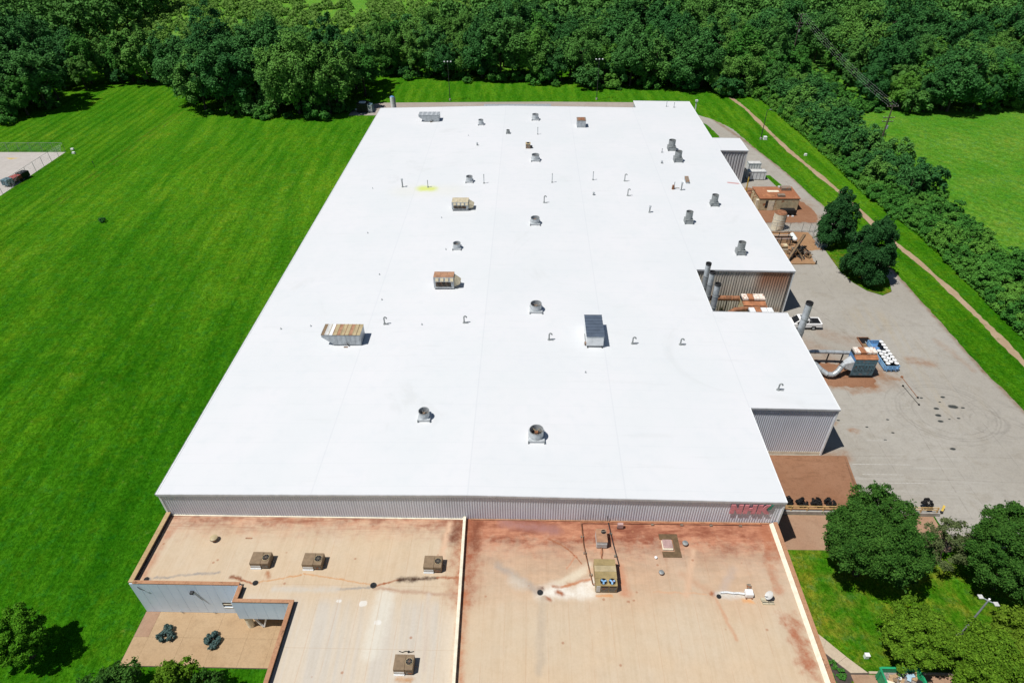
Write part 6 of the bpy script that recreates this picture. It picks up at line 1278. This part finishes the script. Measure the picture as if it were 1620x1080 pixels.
# --- near trees
def near_tree(name, label, x, y, Rr, zb, zt, nleaf, lf, mat, seed, npuff=70, cat='tree', group=None, tr=.26, pr=(.15, .27), lump=.3, cone=0, sprig=120):
    t = thing(name, label, cat, (x, y, 0), 0, group)
    V = crown_np(seed, Rr, zb, zt, npuff, nleaf, lf, lump, .35, pr=pr, cone=cone, sprig=sprig); V2 = crown_np(seed+1, Rr*.62, zb*.9+.2, zt*.78, 20, int(nleaf*.12), lf*1.4, .2, .2, cone=cone)
    link('crown', quads('crown', np.vstack([V, V2]), mat), t); link('trunk', trunk_mesh(seed, zt*.5, tr, zt*.8, Rr), t); return t
near_tree('shade_tree', 'big round dark green shade tree in front of the rust-stained pad', 34.2, 38.8, 5.3, 1.6, 11.2, 90000, .10, 'leaf_big', 401, 300, pr=(.08, .17), lump=.42, sprig=420)
near_tree('shade_tree', 'big dark green shade tree cut by the right picture edge', 47.6, 37.6, 4.9, 1.4, 10.6, 76000, .10, 'leaf_big', 405, 260, pr=(.08, .17), lump=.42, sprig=380)
near_tree('thin_tree', 'thin grey-green tree with gaps between the two big shade trees', 43.3, 40.4, 2.9, .8, 6.2, 9500, .09, 'leaf_grey', 409, 70, tr=.14, pr=(.10, .2))
near_tree('maple_tree', 'yellow-green tree overhanging the green dumpster', 35.0, 30.0, 3.4, 1.2, 6.6, 34000, .105, 'leaf_yellow', 413, 130, pr=(.09, .21), lump=.58, sprig=330)
near_tree('maple_tree', 'yellow-green tree left of the grey light pole at the bottom right', 40.0, 28.4, 3.5, 1.2, 6.6, 34000, .105, 'leaf_yellow', 417, 130, pr=(.09, .21), lump=.58, sprig=330)
near_tree('maple_tree', 'yellow-green tree in the bottom right corner', 44.8, 29.2, 3.6, 1.2, 6.8, 34000, .105, 'leaf_yellow', 421, 130, pr=(.09, .21), lump=.58, sprig=330)
near_tree('young_tree', 'bright green bushy tree on the bottom left lawn casting a dark shadow', -46.7, 28.7, 2.8, .4, 6.2, 34000, .09, 'leaf_lime', 425, 110, pr=(.11, .22))
near_tree('plaza_tree', 'bushy tree at the bottom edge in front of the plaza', -30.4, 25.2, 2.1, .6, 5.0, 13000, .11, 'leaf_yellow', 429, 80, pr=(.11, .22), lump=.5)
near_tree('plaza_tree', 'darker bushy tree left of the plaza front at the bottom edge', -35.8, 24.6, 2.9, .4, 4.2, 13000, .11, 'leaf_big', 433, 90, pr=(.11, .22), lump=.5)
near_tree('plaza_tree', 'small sparse tree right of the plaza front tree', -27.9, 25.4, 1.5, .6, 4.2, 4600, .10, 'leaf_big', 437, 46, pr=(.11, .22), lump=.5)
near_tree('island_tree', 'dark rounded tree at the near end of the grass island in the yard', 58.3, 96.6, 4.1, -.8, 11.8, 56000, .14, 'leaf_conifer', 441, 170, pr=(.14, .27), lump=.22, cone=.38, sprig=200)
near_tree('island_tree', 'pointed dark tree at the far end of the grass island by the fence', 57.4, 109.0, 3.5, -.8, 11.4, 44000, .14, 'leaf_conifer', 446, 150, pr=(.14, .27), lump=.22, cone=.6, sprig=160)
for i, (x, lb) in enumerate(((29.7, 'first from the hall'), (31.2, 'second from the hall'), (32.9, 'third from the hall'), (34.5, 'fourth from the hall'), (45.4, 'beyond the big tree'))):
    t = thing('dark_shrub', 'dark purple-black shrub behind the yellow railing, ' + lb, 'shrub', (x, 47.3, .42), 0, 'dark shrubs by the railing')
    link('foliage', quads('foliage', crown_np(460+i, .62, 0, 1.15, 16, 900, .11, .3, .3), 'leaf_dark_shrub'), t); link('stem', MB().cyl((0, 0, -.45), (0, 0, .6), .05, n=6).mesh('stem', 'bark'), t)
for i, (x, y, lb) in enumerate(((-34.7, 30.9, 'left'), (-30.0, 30.5, 'right'))):
    t = thing('plaza_shrub', 'blue-grey ground-hugging shrub growing in the plaza, %s one' % lb, 'shrub', (x, y, .05), i*1.3, 'plaza shrubs')
    link('foliage', quads('foliage', crown_np(470+i, .95, 0, .6, 26, 2400, .10, .45, .3, pr=(.16, .3)), 'leaf_blue'), t); link('stem', MB().cyl((0, 0, 0), (0, 0, .3), .08, n=6).mesh('stem', 'bark'), t)
bp = [(26.6, 31.4), (27.4, 30.4), (28.2, 29.3), (27.0, 29.6), (28.7, 28.4), (27.6, 28.3), (26.7, 28.1), (28.0, 27.2), (26.9, 26.9)]
for i, (x, y) in enumerate(bp):
    t = thing('bed_shrub', 'small clipped green shrub in the dark planting bed beside the office wall', 'shrub', (x, y, 0), i, 'planting bed shrubs')
    link('foliage', quads('foliage', crown_np(480+i, .48, 0, .6, 12, 600, .09, .25, .3), 'leaf_bright'), t); link('stem', MB().cyl((0, 0, 0), (0, 0, .3), .04, n=6).mesh('stem', 'bark'), t)
t = thing('weed_clump', 'small clump of weeds in the middle of the left lawn', 'weed clump', (-86.5, 116.0, .9)); link('foliage', quads('foliage', crown_np(499, .9, -.1, .8, 12, 500, .14, .3, .3), 'leaf_forest'), t); link('stem', MB().cyl((0, 0, -.8), (0, 0, .4), .04, n=6).mesh('stem', 'bark'), t)
